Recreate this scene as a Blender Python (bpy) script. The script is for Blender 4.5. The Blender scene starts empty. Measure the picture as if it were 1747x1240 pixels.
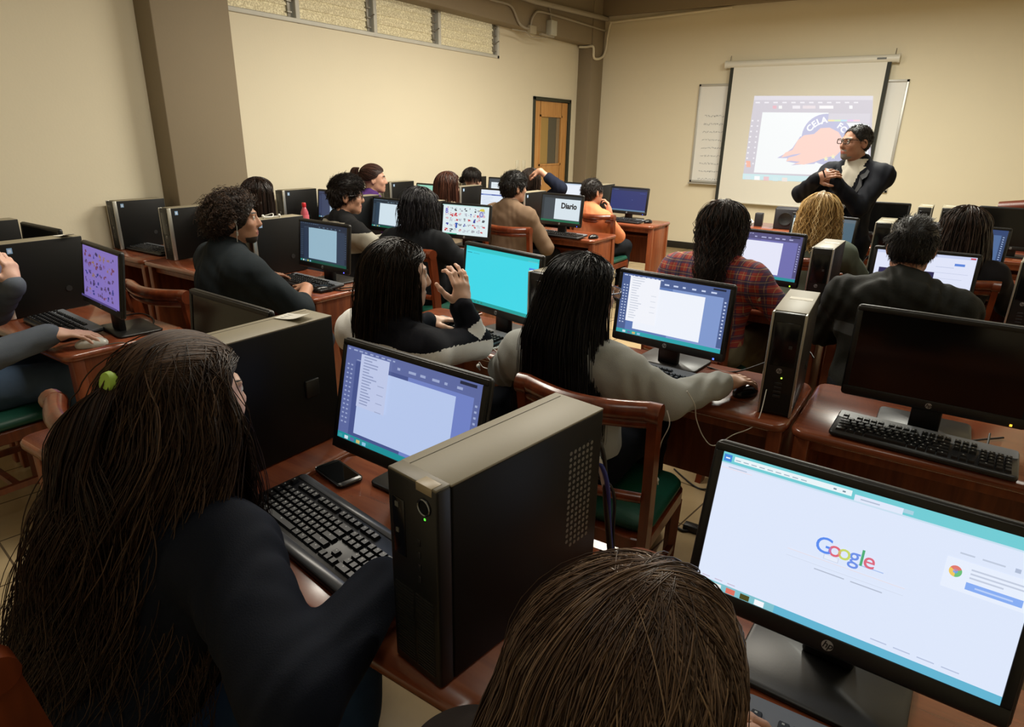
import bpy, bmesh, math, random
import numpy as np
from mathutils import Vector, Matrix
PI = math.pi
random.seed(7)
scene = bpy.context.scene
COL = scene.collection

# ---------------------------------------------------------------- camera
FPX = 1098.0
YAW, PITCH, ROLL = map(math.radians, (-33.58, 19.65, 1.11))
CAMZ = 1.58
def _axes():
    cy, sy, cp, sp = math.cos(YAW), math.sin(YAW), math.cos(PITCH), math.sin(PITCH)
    F = np.array([sy*cp, cy*cp, -sp]); r = np.array([cy, -sy, 0.0]); u = np.cross(r, F)
    c, s = math.cos(ROLL), math.sin(ROLL)
    return c*r + s*u, -s*r + c*u, F
CR, CU, CF = _axes()
cam_d = bpy.data.cameras.new('camera')
cam = bpy.data.objects.new('camera', cam_d); COL.objects.link(cam)
cam_d.sensor_fit = 'HORIZONTAL'; cam_d.sensor_width = 36.0
cam_d.lens = FPX/1747*36
cam_d.clip_start = 0.05; cam_d.clip_end = 60
cam.matrix_world = Matrix(((CR[0], CU[0], -CF[0], 0), (CR[1], CU[1], -CF[1], 0), (CR[2], CU[2], -CF[2], CAMZ), (0, 0, 0, 1)))
scene.camera = cam

# the room is measured from sight lines: where the line through a pixel meets a plane of the room
def ray(px, py):
    return (px-873.5)/FPX*CR - (py-620)/FPX*CU + CF
def wz(px, py, z):
    d = ray(px, py); t = (z-CAMZ)/d[2]; return (t*d[0], t*d[1])
def wy(px, py, y):
    d = ray(px, py); t = y/d[1]; return Vector((t*d[0], y, CAMZ+t*d[2]))
def wx(px, py, x):
    d = ray(px, py); t = x/d[0]; return Vector((x, t*d[1], CAMZ+t*d[2]))
def wd(px, py, depth):
    d = ray(px, py); return Vector((depth*d[0], depth*d[1], CAMZ+depth*d[2]))

# ---------------------------------------------------------------- world, exposure, lights
w = bpy.data.worlds.new('world'); scene.world = w; w.use_nodes = True
w.node_tree.nodes['Background'].inputs[0].default_value = (0.75, 0.72, 0.62, 1)
w.node_tree.nodes['Background'].inputs[1].default_value = 0.30
vs = scene.view_settings
vs.view_transform = 'Standard'; vs.look = 'None'; vs.gamma = 1.0; vs.use_curve_mapping = False
vs.exposure = 0.0
def area(name, loc, sx, sy, power, col, rot=(0, 0, 0)):
    l = bpy.data.lights.new(name, 'AREA'); l.shape = 'RECTANGLE'; l.size = sx; l.size_y = sy
    l.energy = power; l.color = col
    o = bpy.data.objects.new(name, l); COL.objects.link(o); o.location = loc; o.rotation_euler = rot
    return o
WARM = (1.0, 0.93, 0.80)
FLU = (0.98, 0.97, 0.86)
area('ceiling_lamp_light', (-2.6, 5.2, 3.02), 0.30, 2.4, 150, WARM)
area('ceiling_lamp_light', (-0.9, 6.3, 3.02), 0.30, 2.4, 150, FLU)
area('ceiling_lamp_light', (-2.4, 2.2, 3.02), 0.30, 1.8, 56, WARM)
area('ceiling_lamp_light', (0.6, 3.0, 3.02), 0.30, 1.8, 14, FLU)
area('ceiling_lamp_light', (-0.3, 0.2, 3.02), 0.30, 1.2, 5, FLU)

# ---------------------------------------------------------------- colour and materials
def lin(c):
    if isinstance(c, str):
        c = c.lstrip('#'); c = tuple(int(c[i:i+2], 16)/255 for i in (0, 2, 4))
    return tuple(x/12.92 if x <= .04045 else ((x+.055)/1.055)**2.4 for x in c)
_M = {}
def mat(name, col, rough=0.5, metal=0.0, spec=0.5, noise=0.0, nscale=30.0, bump=0.0, bscale=200.0, coat=0.0, emit=0.0, stretch=None):
    key = (name, col, rough, metal, spec, noise, nscale, bump, bscale, coat, emit)
    if key in _M: return _M[key]
    m = bpy.data.materials.new(name); m.use_nodes = True
    nt = m.node_tree; b = nt.nodes['Principled BSDF']
    c = lin(col)
    b.inputs['Base Color'].default_value = (*c, 1)
    b.inputs['Roughness'].default_value = rough
    b.inputs['Metallic'].default_value = metal
    b.inputs['Specular IOR Level'].default_value = .12 if name in ('cloth', 'suit_cloth', 'trouser_cloth', 'dress_shirt') else (.28 if name == 'hair' else spec)
    b.inputs['Coat Weight'].default_value = coat
    if emit:
        b.inputs['Emission Color'].default_value = (*c, 1)
        b.inputs['Emission Strength'].default_value = emit
        b.inputs['Base Color'].default_value = (0.01, 0.01, 0.01, 1)
    if noise or bump:
        tc = nt.nodes.new('ShaderNodeTexCoord'); mp = nt.nodes.new('ShaderNodeMapping')
        nt.links.new(tc.outputs['Object'], mp.inputs['Vector'])
        if stretch: mp.inputs['Scale'].default_value = stretch
    if noise:
        n = nt.nodes.new('ShaderNodeTexNoise'); n.inputs['Scale'].default_value = nscale; n.inputs['Detail'].default_value = 4
        r = nt.nodes.new('ShaderNodeMix'); r.data_type = 'RGBA'
        r.inputs[6].default_value = (*[x*(1-noise) for x in c], 1); r.inputs[7].default_value = (*[min(1, x*(1+noise)) for x in c], 1)
        nt.links.new(mp.outputs['Vector'], n.inputs['Vector']); nt.links.new(n.outputs['Fac'], r.inputs[0])
        nt.links.new(r.outputs[2], b.inputs['Base Color'])
    if bump:
        n2 = nt.nodes.new('ShaderNodeTexNoise'); n2.inputs['Scale'].default_value = bscale; n2.inputs['Detail'].default_value = 3
        bp = nt.nodes.new('ShaderNodeBump'); bp.inputs['Strength'].default_value = bump; bp.inputs['Distance'].default_value = 0.003
        nt.links.new(mp.outputs['Vector'], n2.inputs['Vector']); nt.links.new(n2.outputs['Fac'], bp.inputs['Height'])
        nt.links.new(bp.outputs['Normal'], b.inputs['Normal'])
    _M[key] = m
    return m
def em(col, s=1.0):
    return mat('screen_light', col, 0.4, emit=s)
def wood_mat(name, c1, c2, rough=0.3, coat=0.3, axis='X', scale=1.0):
    m = bpy.data.materials.new(name); m.use_nodes = True
    nt = m.node_tree; b = nt.nodes['Principled BSDF']
    tc = nt.nodes.new('ShaderNodeTexCoord'); mp = nt.nodes.new('ShaderNodeMapping')
    sc = {'X': (1.2, 14, 14), 'Y': (14, 1.2, 14), 'Z': (14, 14, 1.2)}[axis]
    mp.inputs['Scale'].default_value = tuple(s*scale for s in sc)
    n = nt.nodes.new('ShaderNodeTexNoise'); n.inputs['Scale'].default_value = 2.5; n.inputs['Detail'].default_value = 7; n.inputs['Distortion'].default_value = 0.6
    r = nt.nodes.new('ShaderNodeValToRGB')
    r.color_ramp.elements[0].position = 0.3; r.color_ramp.elements[0].color = (*lin(c1), 1)
    r.color_ramp.elements[1].position = 0.72; r.color_ramp.elements[1].color = (*lin(c2), 1)
    nt.links.new(tc.outputs['Object'], mp.inputs['Vector']); nt.links.new(mp.outputs['Vector'], n.inputs['Vector'])
    nt.links.new(n.outputs['Fac'], r.inputs['Fac']); nt.links.new(r.outputs['Color'], b.inputs['Base Color'])
    b.inputs['Roughness'].default_value = rough; b.inputs['Coat Weight'].default_value = coat; b.inputs['Coat Roughness'].default_value = 0.15
    return m
M_DESK = wood_mat('mahogany_desk', '#6a3320', '#8a4a2c', 0.26, 0.4)
M_SIDE = wood_mat('mahogany_panel', '#6a3018', '#93502a', 0.42, 0.1, 'Z')
M_CHAIR = wood_mat('chair_wood', '#562311', '#7d3a1c', 0.28, 0.4, 'Z')
M_GREEN = mat('green_vinyl', '#0d4a3a', 0.45, bump=0.15, bscale=300)
M_BLACK = mat('black_plastic', '#141414', 0.42, noise=.15, nscale=8, bump=.03)
M_CASE = mat('black_steel', '#0f0e0c', 0.5, spec=.25, bump=.04, bscale=400)
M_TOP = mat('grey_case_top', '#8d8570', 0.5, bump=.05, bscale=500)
M_SILVER = mat('silver_trim', '#b9b7ae', 0.3, metal=.8)
M_KEY = mat('key_plastic', '#101113', 0.4)
M_KEYLEG = mat('key_legend', '#a8aaa8', 0.5)
M_KBGREY = mat('keyboard_grey', '#6c7076', 0.4)
M_WHITE = mat('white_plastic', '#dcdcd6', 0.35)
M_OFF = mat('screen_off', '#0b0b0b', 0.12)

# ---------------------------------------------------------------- object helpers
def link(o, parent=None):
    COL.objects.link(o)
    if parent is not None: o.parent = parent
    return o
def tag(o, label=None, cat=None, group=None, kind=None):
    if label: o['label'] = label
    if cat: o['category'] = cat
    if group: o['group'] = group
    if kind: o['kind'] = kind
    return o
def empty(name, loc=(0, 0, 0), rz=0.0, label=None, cat=None, group=None):
    o = bpy.data.objects.new(name, None); link(o); o.empty_display_size = 0.05
    o.location = loc; o.rotation_euler = (0, 0, rz)
    return tag(o, label, cat, group)
class MB:
    """collects shapes, then links them as one mesh object"""
    def __init__(s): s.v = []; s.f = []; s.m = []; s.mats = []; s.sm = []
    def _mi(s, m):
        if m not in s.mats: s.mats.append(m)
        return s.mats.index(m)
    def add(s, vs_, fs, m, smooth=False, M=None):
        n = len(s.v); k = s._mi(m)
        for p in vs_: s.v.append(tuple(M @ Vector(p)) if M is not None else tuple(p))
        for f in fs: s.f.append(tuple(n+i for i in f)); s.m.append(k); s.sm.append(smooth)
        return s
    def box(s, a, b, m, bev=0.0, M=None, seg=2):
        a, b = [min(a[i], b[i]) for i in range(3)], [max(a[i], b[i]) for i in range(3)]
        if not bev:
            vs_ = [(x, y, z) for x in (a[0], b[0]) for y in (a[1], b[1]) for z in (a[2], b[2])]
            return s.add(vs_, [(0, 1, 3, 2), (4, 6, 7, 5), (0, 4, 5, 1), (2, 3, 7, 6), (0, 2, 6, 4), (1, 5, 7, 3)], m, False, M)
        bm = bmesh.new(); bmesh.ops.create_cube(bm, size=1)
        c = [(a[i]+b[i])/2 for i in range(3)]; d = [b[i]-a[i] for i in range(3)]
        for v in bm.verts: v.co = Vector((c[0]+v.co.x*d[0], c[1]+v.co.y*d[1], c[2]+v.co.z*d[2]))
        bev = min(bev, min(d)*.49)
        bmesh.ops.bevel(bm, geom=bm.edges[:], offset=bev, segments=seg, affect='EDGES', profile=.5)
        bm.verts.index_update()
        s.add([v.co for v in bm.verts], [[v.index for v in f.verts] for f in bm.faces], m, True, M); bm.free()
        return s
    def prism(s, pts, z0, z1, m, M=None, bev=0.0, smooth=False):
        """outline in xy swept in z, with a chamfer of bev on top and bottom"""
        n = len(pts); cx = sum(p[0] for p in pts)/n; cy = sum(p[1] for p in pts)/n
        rings = [(z0, bev), (z0+bev, 0), (z1-bev, 0), (z1, bev)] if bev else [(z0, 0), (z1, 0)]
        vs_ = []
        for z, q in rings:
            for i in range(n):
                x, y = pts[i]
                if q:
                    a_, b_ = Vector(pts[i-1]), Vector(pts[(i+1) % n]); t = (b_-a_).normalized(); nn = Vector((-t.y, t.x))
                    x += nn.x*q; y += nn.y*q
                vs_.append((x, y, z))
        fs = []
        for r in range(len(rings)-1):
            for i in range(n):
                j = (i+1) % n; fs.append((r*n+i, r*n+j, (r+1)*n+j, (r+1)*n+i))
        fs.append(tuple(reversed(range(n)))); fs.append(tuple((len(rings)-1)*n+i for i in range(n)))
        return s.add(vs_, fs, m, smooth, M)
    def tube(s, pts, r, m, sides=8, cap=True, M=None, flat=1.0):
        pts = [Vector(p) for p in pts]; n = len(pts)
        rs = r if isinstance(r, (list, tuple)) else [r]*n
        vs_, fs = [], []; up = None
        for i, p in enumerate(pts):
            t = (pts[min(i+1, n-1)]-pts[max(i-1, 0)]).normalized()
            if up is None: up = Vector((0, 0, 1)) if abs(t.z) < .9 else Vector((1, 0, 0))
            x = t.cross(up).normalized(); up = x.cross(t).normalized()
            for k in range(sides):
                a = 2*PI*k/sides; vs_.append(p+x*math.cos(a)*rs[i]+up*math.sin(a)*rs[i]*flat)
        for i in range(n-1):
            for k in range(sides):
                j = (k+1) % sides; fs.append((i*sides+k, i*sides+j, (i+1)*sides+j, (i+1)*sides+k))
        if cap: fs.append(tuple(reversed(range(sides)))); fs.append(tuple((n-1)*sides+k for k in range(sides)))
        return s.add(vs_, fs, m, True, M)
    def cyl(s, c, r, h, m, sides=20, axis='Z', M=None):
        c = Vector(c); d = {'X': Vector((1, 0, 0)), 'Y': Vector((0, 1, 0)), 'Z': Vector((0, 0, 1))}[axis]
        return s.tube([c, c+d*h], r, m, sides, True, M)
    def lathe(s, prof, m, c=(0, 0, 0), sides=24, M=None):
        vs_, fs = [], []
        for r, z in prof:
            for k in range(sides):
                a = 2*PI*k/sides; vs_.append((c[0]+r*math.cos(a), c[1]+r*math.sin(a), c[2]+z))
        for i in range(len(prof)-1):
            for k in range(sides):
                j = (k+1) % sides; fs.append((i*sides+k, i*sides+j, (i+1)*sides+j, (i+1)*sides+k))
        fs.append(tuple(reversed(range(sides)))); fs.append(tuple((len(prof)-1)*sides+k for k in range(sides)))
        return s.add(vs_, fs, m, True, M)
    def build(s, name, parent=None, **kw):
        me = bpy.data.meshes.new(name); me.from_pydata(s.v, [], s.f)
        for m in s.mats: me.materials.append(m)
        me.polygons.foreach_set('material_index', s.m); me.polygons.foreach_set('use_smooth', s.sm)
        me.update()
        if any(s.sm):
            try: me.set_sharp_from_angle(angle=math.radians(50))
            except Exception: pass
        o = bpy.data.objects.new(name, me); link(o, parent)
        return tag(o, **kw)
def rrect(x0, y0, x1, y1, r, n=5):
    out = []
    for cx, cy, a0 in ((x1-r, y1-r, 0), (x0+r, y1-r, 90), (x0+r, y0+r, 180), (x1-r, y0+r, 270)):
        for i in range(n+1):
            a = math.radians(a0+90*i/n); out.append((cx+r*math.cos(a), cy+r*math.sin(a)))
    return out
def spline(pts, n=8):
    pts = [Vector(p) for p in pts]; out = []
    for i in range(len(pts)-1):
        p0 = pts[max(i-1, 0)]; p1 = pts[i]; p2 = pts[i+1]; p3 = pts[min(i+2, len(pts)-1)]
        for k in range(n):
            t = k/n
            out.append(.5*((2*p1)+(p2-p0)*t+(2*p0-5*p1+4*p2-p3)*t*t+(3*p1-p0-3*p2+p3)*t**3))
    out.append(pts[-1]); return out
def copy_tree(o, parent=None):
    c = o.copy(); COL.objects.link(c)
    if parent is not None: c.parent = parent
    for ch in list(o.children): copy_tree(ch, c)
    return c
def text_obj(name, body, size, m, parent, M, ext=0.0006, bold=0.0, shear=0.0, sx=1.0, align='CENTER'):
    cu = bpy.data.curves.new(name, 'FONT'); cu.body = body; cu.size = size; cu.extrude = ext; cu.offset = bold
    cu.shear = shear; cu.align_x = align; cu.align_y = 'CENTER'; cu.resolution_u = 4
    t = bpy.data.objects.new(name, cu); link(t)
    dg = bpy.context.evaluated_depsgraph_get()
    me = bpy.data.meshes.new_from_object(t.evaluated_get(dg)); bpy.data.objects.remove(t)
    me.materials.clear(); me.materials.append(m)
    me.transform(M @ Matrix.Diagonal((sx, 1, 1, 1)))
    o = bpy.data.objects.new(name, me); link(o, parent); return o
# ---------------------------------------------------------------- organic shapes: blended solids turned into one smooth skin
class SDF:
    def __init__(s): s.p = []
    def cone(s, a, b, r1, r2, k=.02, sub=False):
        a, b = np.array(a, float), np.array(b, float); r = max(r1, r2)
        def f(P):
            ba = b-a; pa = P-a; h = np.clip((pa@ba)/max(ba@ba, 1e-9), 0, 1)
            return np.linalg.norm(pa-h[..., None]*ba, axis=-1)-(r1+(r2-r1)*h)
        s.p.append((f, np.minimum(a, b)-r, np.maximum(a, b)+r, k, sub)); return s
    def ell(s, c, r, R=None, k=.02, sub=False):
        c, r = np.array(c, float), np.array(r, float); R = np.eye(3) if R is None else np.array(R)
        def f(P):
            q = (P-c)@R; k0 = np.linalg.norm(q/r, axis=-1); k1 = np.linalg.norm(q/(r*r), axis=-1)
            return k0*(k0-1)/np.maximum(k1, 1e-6)
        e = np.abs(R)@r
        s.p.append((f, c-e, c+e, k, sub)); return s
    def mesh(s, h, noise=None):
        lo = np.min([p[1] for p in s.p if not p[4]], 0)-4*h; hi = np.max([p[2] for p in s.p if not p[4]], 0)+4*h
        n = np.ceil((hi-lo)/h).astype(int)+1
        ax = [lo[i]+h*np.arange(n[i]) for i in range(3)]
        D = np.full(n, 1.0, np.float32)
        for f, a, b, k, sub in s.p:
            mg = k+3*h
            i0 = np.maximum(np.floor((a-mg-lo)/h).astype(int), 0); i1 = np.minimum(np.ceil((b+mg-lo)/h).astype(int)+1, n)
            if np.any(i1 <= i0): continue
            G = np.stack(np.meshgrid(*[ax[i][i0[i]:i1[i]] for i in range(3)], indexing='ij'), -1)
            d = f(G); sl = tuple(slice(i0[i], i1[i]) for i in range(3)); o = D[sl]
            if sub:
                hh = np.maximum(k-np.abs(o+d), 0)/k; D[sl] = np.maximum(o, -d)+hh*hh*k*.25
            else:
                hh = np.maximum(k-np.abs(o-d), 0)/k; D[sl] = np.minimum(o, d)-hh*hh*k*.25
        if noise is not None:
            m = np.argwhere(np.abs(D) < .04); P = lo+m*h; D[tuple(m.T)] += noise(P)
        return surfnet(D, lo, h)
def surfnet(D, lo, h):
    S = D < 0; n = np.array(D.shape); cn = n-1
    acc = np.zeros((int(np.prod(cn)), 4)); quads = []
    st = np.array([cn[1]*cn[2], cn[2], 1])
    for a in range(3):
        b, c = (a+1) % 3, (a+2) % 3
        s0 = [slice(1, -1)]*3; s1 = [slice(1, -1)]*3; s0[a] = slice(0, -1); s1[a] = slice(1, None)
        E_ = S[tuple(s0)] != S[tuple(s1)]; idx = np.argwhere(E_)
        off = np.array([1, 1, 1]); off[a] = 0; idx = idx+off
        if not len(idx): continue
        j = idx.copy(); j[:, a] += 1
        d0 = D[tuple(idx.T)]; d1 = D[tuple(j.T)]; t = d0/(d0-d1)
        P = idx.astype(float); P[:, a] += t
        eb = np.zeros(3, int); eb[b] = 1; ec = np.zeros(3, int); ec[c] = 1
        cells = [idx-eb-ec, idx-ec, idx, idx-eb]
        ids = [q@st for q in cells]
        for q in ids:
            for k in range(3): acc[:, k] += np.bincount(q, P[:, k], len(acc))
            acc[:, 3] += np.bincount(q, minlength=len(acc))
        Q = np.stack(ids, 1); fl = ~S[tuple(idx.T)]
        Q[fl] = Q[fl][:, ::-1]; quads.append(Q)
    Q = np.concatenate(quads); used = np.unique(Q); mp = np.zeros(len(acc), np.int64); mp[used] = np.arange(len(used))
    V = acc[used, :3]/acc[used, 3:4]*h+lo
    return V, mp[Q]
def relax(V, Q, it=2, lam=.5):
    E_ = np.concatenate([Q[:, [0, 1]], Q[:, [1, 2]], Q[:, [2, 3]], Q[:, [3, 0]]]); n = len(V)
    for _ in range(it):
        a = np.zeros((n, 3)); c = np.bincount(E_[:, 0], minlength=n)+np.bincount(E_[:, 1], minlength=n)
        for k in range(3):
            a[:, k] = np.bincount(E_[:, 0], V[E_[:, 1], k], n)+np.bincount(E_[:, 1], V[E_[:, 0], k], n)
        V = V+lam*(a/np.maximum(c, 1)[:, None]-V)
    return V
def np_mesh(name, V, Q, mats, mi=None, parent=None, smooth=True):
    me = bpy.data.meshes.new(name); nv = Q.shape[1]
    me.vertices.add(len(V)); me.vertices.foreach_set('co', V.astype(np.float32).ravel())
    me.loops.add(Q.size); me.loops.foreach_set('vertex_index', Q.astype(np.int32).ravel())
    me.polygons.add(len(Q)); me.polygons.foreach_set('loop_start', np.arange(0, Q.size, nv, dtype=np.int32))
    try: me.polygons.foreach_set('loop_total', np.full(len(Q), nv, np.int32))
    except Exception: pass
    for m in mats: me.materials.append(m)
    if mi is not None: me.polygons.foreach_set('material_index', mi.astype(np.int32))
    me.polygons.foreach_set('use_smooth', np.full(len(Q), smooth)); me.update(calc_edges=True); me.validate()
    o = bpy.data.objects.new(name, me); link(o, parent); return o
def wr(P, s=1.0):
    """soft cloth folds"""
    x, y, z = P[:, 0]*s, P[:, 1]*s, P[:, 2]*s
    return (np.sin(31*z+9*np.sin(17*x+3*y)+5*y)*.5+np.sin(47*x+23*z+6*np.sin(13*z))*.3+np.sin(71*y-37*z+4*np.sin(29*x))*.2)

# ---------------------------------------------------------------- people
def V3(*a): return np.array(a, float)
def unit(v): v = np.array(v, float); return v/np.linalg.norm(v)
def rotm(yaw, pitch=0.0, roll=0.0):
    """columns: right, forward, up; yaw turns left (counter-clockwise from above), pitch looks up, roll tilts to the right"""
    M = Matrix.Rotation(yaw, 3, 'Z') @ Matrix.Rotation(pitch, 3, 'X') @ Matrix.Rotation(roll, 3, 'Y')
    return np.array(M)
def elbow(sh, wr_, l1, l2, pole):
    d = wr_-sh; L = min(np.linalg.norm(d), (l1+l2)*.995); u = unit(d)
    a = (l1*l1-l2*l2+L*L)/(2*L); h = math.sqrt(max(l1*l1-a*a, 0))
    p = np.array(pole, float); p = p-(p@u)*u; return sh+u*a+unit(p)*h
SKIN = {'light': '#c99e86', 'tan': '#a8775a', 'pale': '#caa695', 'brown': '#8e6048'}
def head_sdf(S, c, R, off=0.0, k=1.0, wide=1.0):
    P = lambda x, y, z: c+R@V3(x*k*wide, y*k, z*k)
    e = lambda q, r, kk=.02, sub=False: S.ell(P(*q), V3(*r)*k+off, R, kk, sub)
    e((0, -.012, .034), (.075*wide, .096, .083)); e((0, .03, -.012), (.064*wide, .068, .088), .03)
    S.cone(P(-.032, .028, -.062), P(-.008, .072, -.088), .032*k, .018*k, .03); S.cone(P(.032, .028, -.062), P(.008, .072, -.088), .032*k, .018*k, .03)
    e((0, .078, -.056), (.026, .016, .02), .02)
    S.cone(P(0, .093, .022), P(0, .112, -.022), .008*k, .012*k, .012); e((0, .103, -.028), (.017, .013, .009), .01)
    e((.036, .066, -.02), (.024, .02, .02), .025); e((-.036, .066, -.02), (.024, .02, .02), .025)
    for sx in (-1, 1):
        S.ell(P(sx*.031, .101, .012), V3(.019, .013, .012)*k, R, .012, True)
        S.ell(P(sx*.031, .0845, .012), V3(.0125, .0125, .0125)*k, R, .003)
        S.cone(P(sx*.014, .096, .031), P(sx*.048, .082, .030), .006*k, .005*k, .014)
        S.ell(P(sx*.080*1, -.006, -.002), V3(.010, .020, .032)*k, R@np.array(Matrix.Rotation(sx*.35, 3, 'Z')), .008)
        S.ell(P(sx*.089, .000, .002), V3(.006, .010, .018)*k, R, .006, True)
    S.ell(P(0, .094, -.0555), V3(.024, .010, .0055)*k, R, .006); S.ell(P(0, .092, -.066), V3(.020, .011, .006)*k, R, .006)
    S.ell(P(0, .106, -.0605), V3(.022, .008, .0018)*k, R, .004, True)
    return P
def head_mats(V, Q, c, R, skin, extra=None, k=1.0):
    C = ((V[Q].mean(1)-c)@R)/k; mi = np.zeros(len(Q), int)
    for sx in (-1, 1):
        e = np.linalg.norm(C-V3(sx*.031, .0845, .012), axis=1)
        mi[(e < .0138) & (C[:, 1] > .088)] = 1
        mi[(e < .0145) & (C[:, 1] > .088) & (np.hypot(C[:, 0]-sx*.031, C[:, 2]-.012) < .0058)] = 2
        mi[(np.abs(C[:, 2]-.033+.08*np.abs(np.abs(C[:, 0])-.03)) < .0042) & (np.abs(np.abs(C[:, 0])-.031) < .019) & (C[:, 1] > .07)] = 3
    mi[(np.abs(C[:, 2]+.0605) < .0105) & (np.abs(C[:, 0]) < .023-.6*np.abs(C[:, 2]+.0605)) & (C[:, 1] > .085)] = 4
    if extra is not None:
        m = extra(C) & (np.linalg.norm(C, axis=1) < .145) & (C[:, 2] > -.122); mi[m & (mi == 0)] = 3
    mi[np.linalg.norm(C, axis=1) > .15] = 0
    return mi
def hand_sdf(S, wrist, d, n, curl=.35, side=1, spread=.06, off=0.0, size=1.0, point=None):
    """d: along the hand, n: out of the back of the hand, side: +1 when the thumb lies on the d x n side"""
    d = unit(d); n = unit(np.array(n)-(np.array(n)@d)*d); t = np.cross(d, n)*side; z = size
    S.ell(wrist+d*.045*z, V3(.040, .050, .015)*z+off, np.stack([t, d, n], 1), .02)
    S.cone(wrist, wrist+d*.03*z, .024*z+off, .026*z+off, .02)
    L = [(.034, .044, .028, .022, .0088), (.013, .047, .031, .023, .0090), (-.009, .044, .028, .022, .0085), (-.030, .035, .022, .019, .0075)]
    tips = []
    for i, (o, a, b, c, r) in enumerate(L):
        p = wrist+(d*.082*z if i < 3 else d*.074*z)+t*o*z*.95; ang = -.05+(curl[i] if isinstance(curl, (list, tuple)) else curl*(1+.08*i))
        f = unit(d+t*o*spread*30); q = ang*.9
        for s_, l in enumerate((a, b, c)):
            v = unit(f*math.cos(q)-n*math.sin(q)); p2 = p+v*l*z
            S.cone(p, p2, r*z*(1-.06*s_)+off, r*z*(.93-.08*s_)+off, .005 if s_ else .009); p = p2; q += ang
        tips.append(p)
    p = wrist+d*.018*z+t*.026*z-n*.004; v = unit(d*.62+t*.75-n*.25)
    for s_, (l, r) in enumerate(((.040, .0125), (.032, .0100), (.024, .0088))):
        p2 = p+v*l*z; S.cone(p, p2, r*z+off, r*z*.88+off, .008); p = p2; v = unit(v+d*.35-n*.2)
    return tips
GARM = {}
def person(name_lab, spec):
    """builds a clothed figure as one body mesh with clothes and hair as children"""
    g = dict(yaw=0, lean=.10, hz=.56, sw=.175, bulk=1.0, skin='light', h=.0065, head_yaw=None, head_pitch=0.0, head_roll=0.0, shirt='#333333',
             pants='#20242c', shoes='#202020', sleeve=1.0, wrist_l=None, wrist_r=None, pole_l=None, pole_r=None, curl_l=.35, curl_r=.35, hdir_l=None, hdir_r=None,
             hn_l=(0, 0, 1), hn_r=(0, 0, 1), shirt_fn=None, shirt_mats=None, hk=1.0, legs=True, stand=False, beard=None, hood=False, fold=.004, loose=.008, elbow_l=None, elbow_r=None, knee_dx=0.0,
             pelvis=None, neck=None, torso_yaw=None, hem=.50, collar=.0, arms=True)
    g.update(spec); G = type('G', (), g)
    c = np.array(G.head, float); hy = G.head_yaw if G.head_yaw is not None else G.yaw
    HR = rotm(hy, G.head_pitch, G.head_roll); T = rotm(G.yaw); rt, fw = T[:, 0], T[:, 1]; up = V3(0, 0, 1)
    rootz = 0.0
    pel = np.array(G.pelvis, float) if G.pelvis is not None else V3(c[0], c[1], 0)-fw*G.lean+V3(0, 0, G.hz)
    neck = np.array(G.neck, float) if G.neck is not None else c-HR[:, 2]*.125*G.hk-fw*.045+V3(0, 0, -.035)
    shy = rotm(G.torso_yaw if G.torso_yaw is not None else G.yaw); srt, sfw = shy[:, 0], shy[:, 1]
    sh = {s: neck+srt*G.sw*(1 if s == 'r' else -1)-up*.055 for s in 'lr'}
    b = G.bulk
    chest = neck*.62+pel*.38+sfw*.02; belly = neck*.25+pel*.75+fw*.03
    la, lf = .30*G.hk, .255*G.hk
    W, EL = {}, {}
    for s, sg in (('l', -1), ('r', 1)):
        w_ = getattr(G, 'wrist_'+s)
        W[s] = np.array(w_, float) if w_ is not None else V3(pel[0], pel[1], .805)+fw*.42+rt*sg*.16
        dd = np.linalg.norm(W[s]-sh[s])
        if dd > (la+lf)*.985: W[s] = sh[s]+(W[s]-sh[s])/dd*(la+lf)*.985
        pole = getattr(G, 'pole_'+s)
        EL[s] = elbow(sh[s], W[s], la, lf, pole if pole is not None else rt*sg*.8-up*.75-fw*.3)
        if getattr(G, 'elbow_'+s) is not None: EL[s] = np.array(getattr(G, 'elbow_'+s), float)
    hip = {s: pel+rt*sg*.09-up*.01 for s, sg in (('l', -1), ('r', 1))}
    if G.stand:
        kn = {s: hip[s]-up*(pel[2]*.49)+fw*.02 for s in 'lr'}; an = {s: kn[s]*V3(1, 1, 0)+up*.09-fw*.02 for s in 'lr'}
    else:
        kn = {s: hip[s]+fw*.43+rt*sg*(.05+G.knee_dx)-up*(hip[s][2]-.55) for s, sg in (('l', -1), ('r', 1))}
        an = {s: kn[s]*V3(1, 1, 0)+up*.09-fw*.03 for s in 'lr'}
    def torso(S, o):
        tR = np.stack([srt, sfw, up], 1)
        S.ell(chest, V3(.165*b+(G.sw-.175), .118*b, .20)+o, tR, .05); S.ell(belly, V3(.150*b, .120*b, .15)+o, T, .06)
        S.ell(pel+up*.02, V3(.165*b, .125*b, .12)+o, T, .06)
        S.cone(sh['l']-up*.01, sh['r']-up*.01, .058*b+o, .058*b+o, .06); S.cone(neck-up*.05, neck+up*.01, .085+o, .058+o, .05)
        for s in 'lr': S.ell(sh[s]*.94+neck*.06-up*.012, V3(.060, .066, .060)*b+o, tR, .05); S.cone(neck+up*.025-sfw*.01, sh[s], .046*b+o, .045*b+o, .05)
    def arm(S, s, o, u=1.0, o2=None, end=1.0):
        o2 = o if o2 is None else o2; p = EL[s]
        S.cone(sh[s], p, .054*b+o, .042*b**.5+o2, .03)
        if u > .5:
            e = p+(W[s]-p)*end; S.cone(p, e, .042*b**.5+o2, (.042*b**.5*(1-end)+.027*end)+o2, .025)
    def leg(S, s, o):
        S.cone(hip[s], kn[s], .088*b**.5+o, .060+o, .04); S.cone(kn[s], an[s]+up*.02, .058+o, .044+o, .03)
    # body
    S = SDF(); head_sdf(S, c, HR, 0, G.hk)
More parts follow.
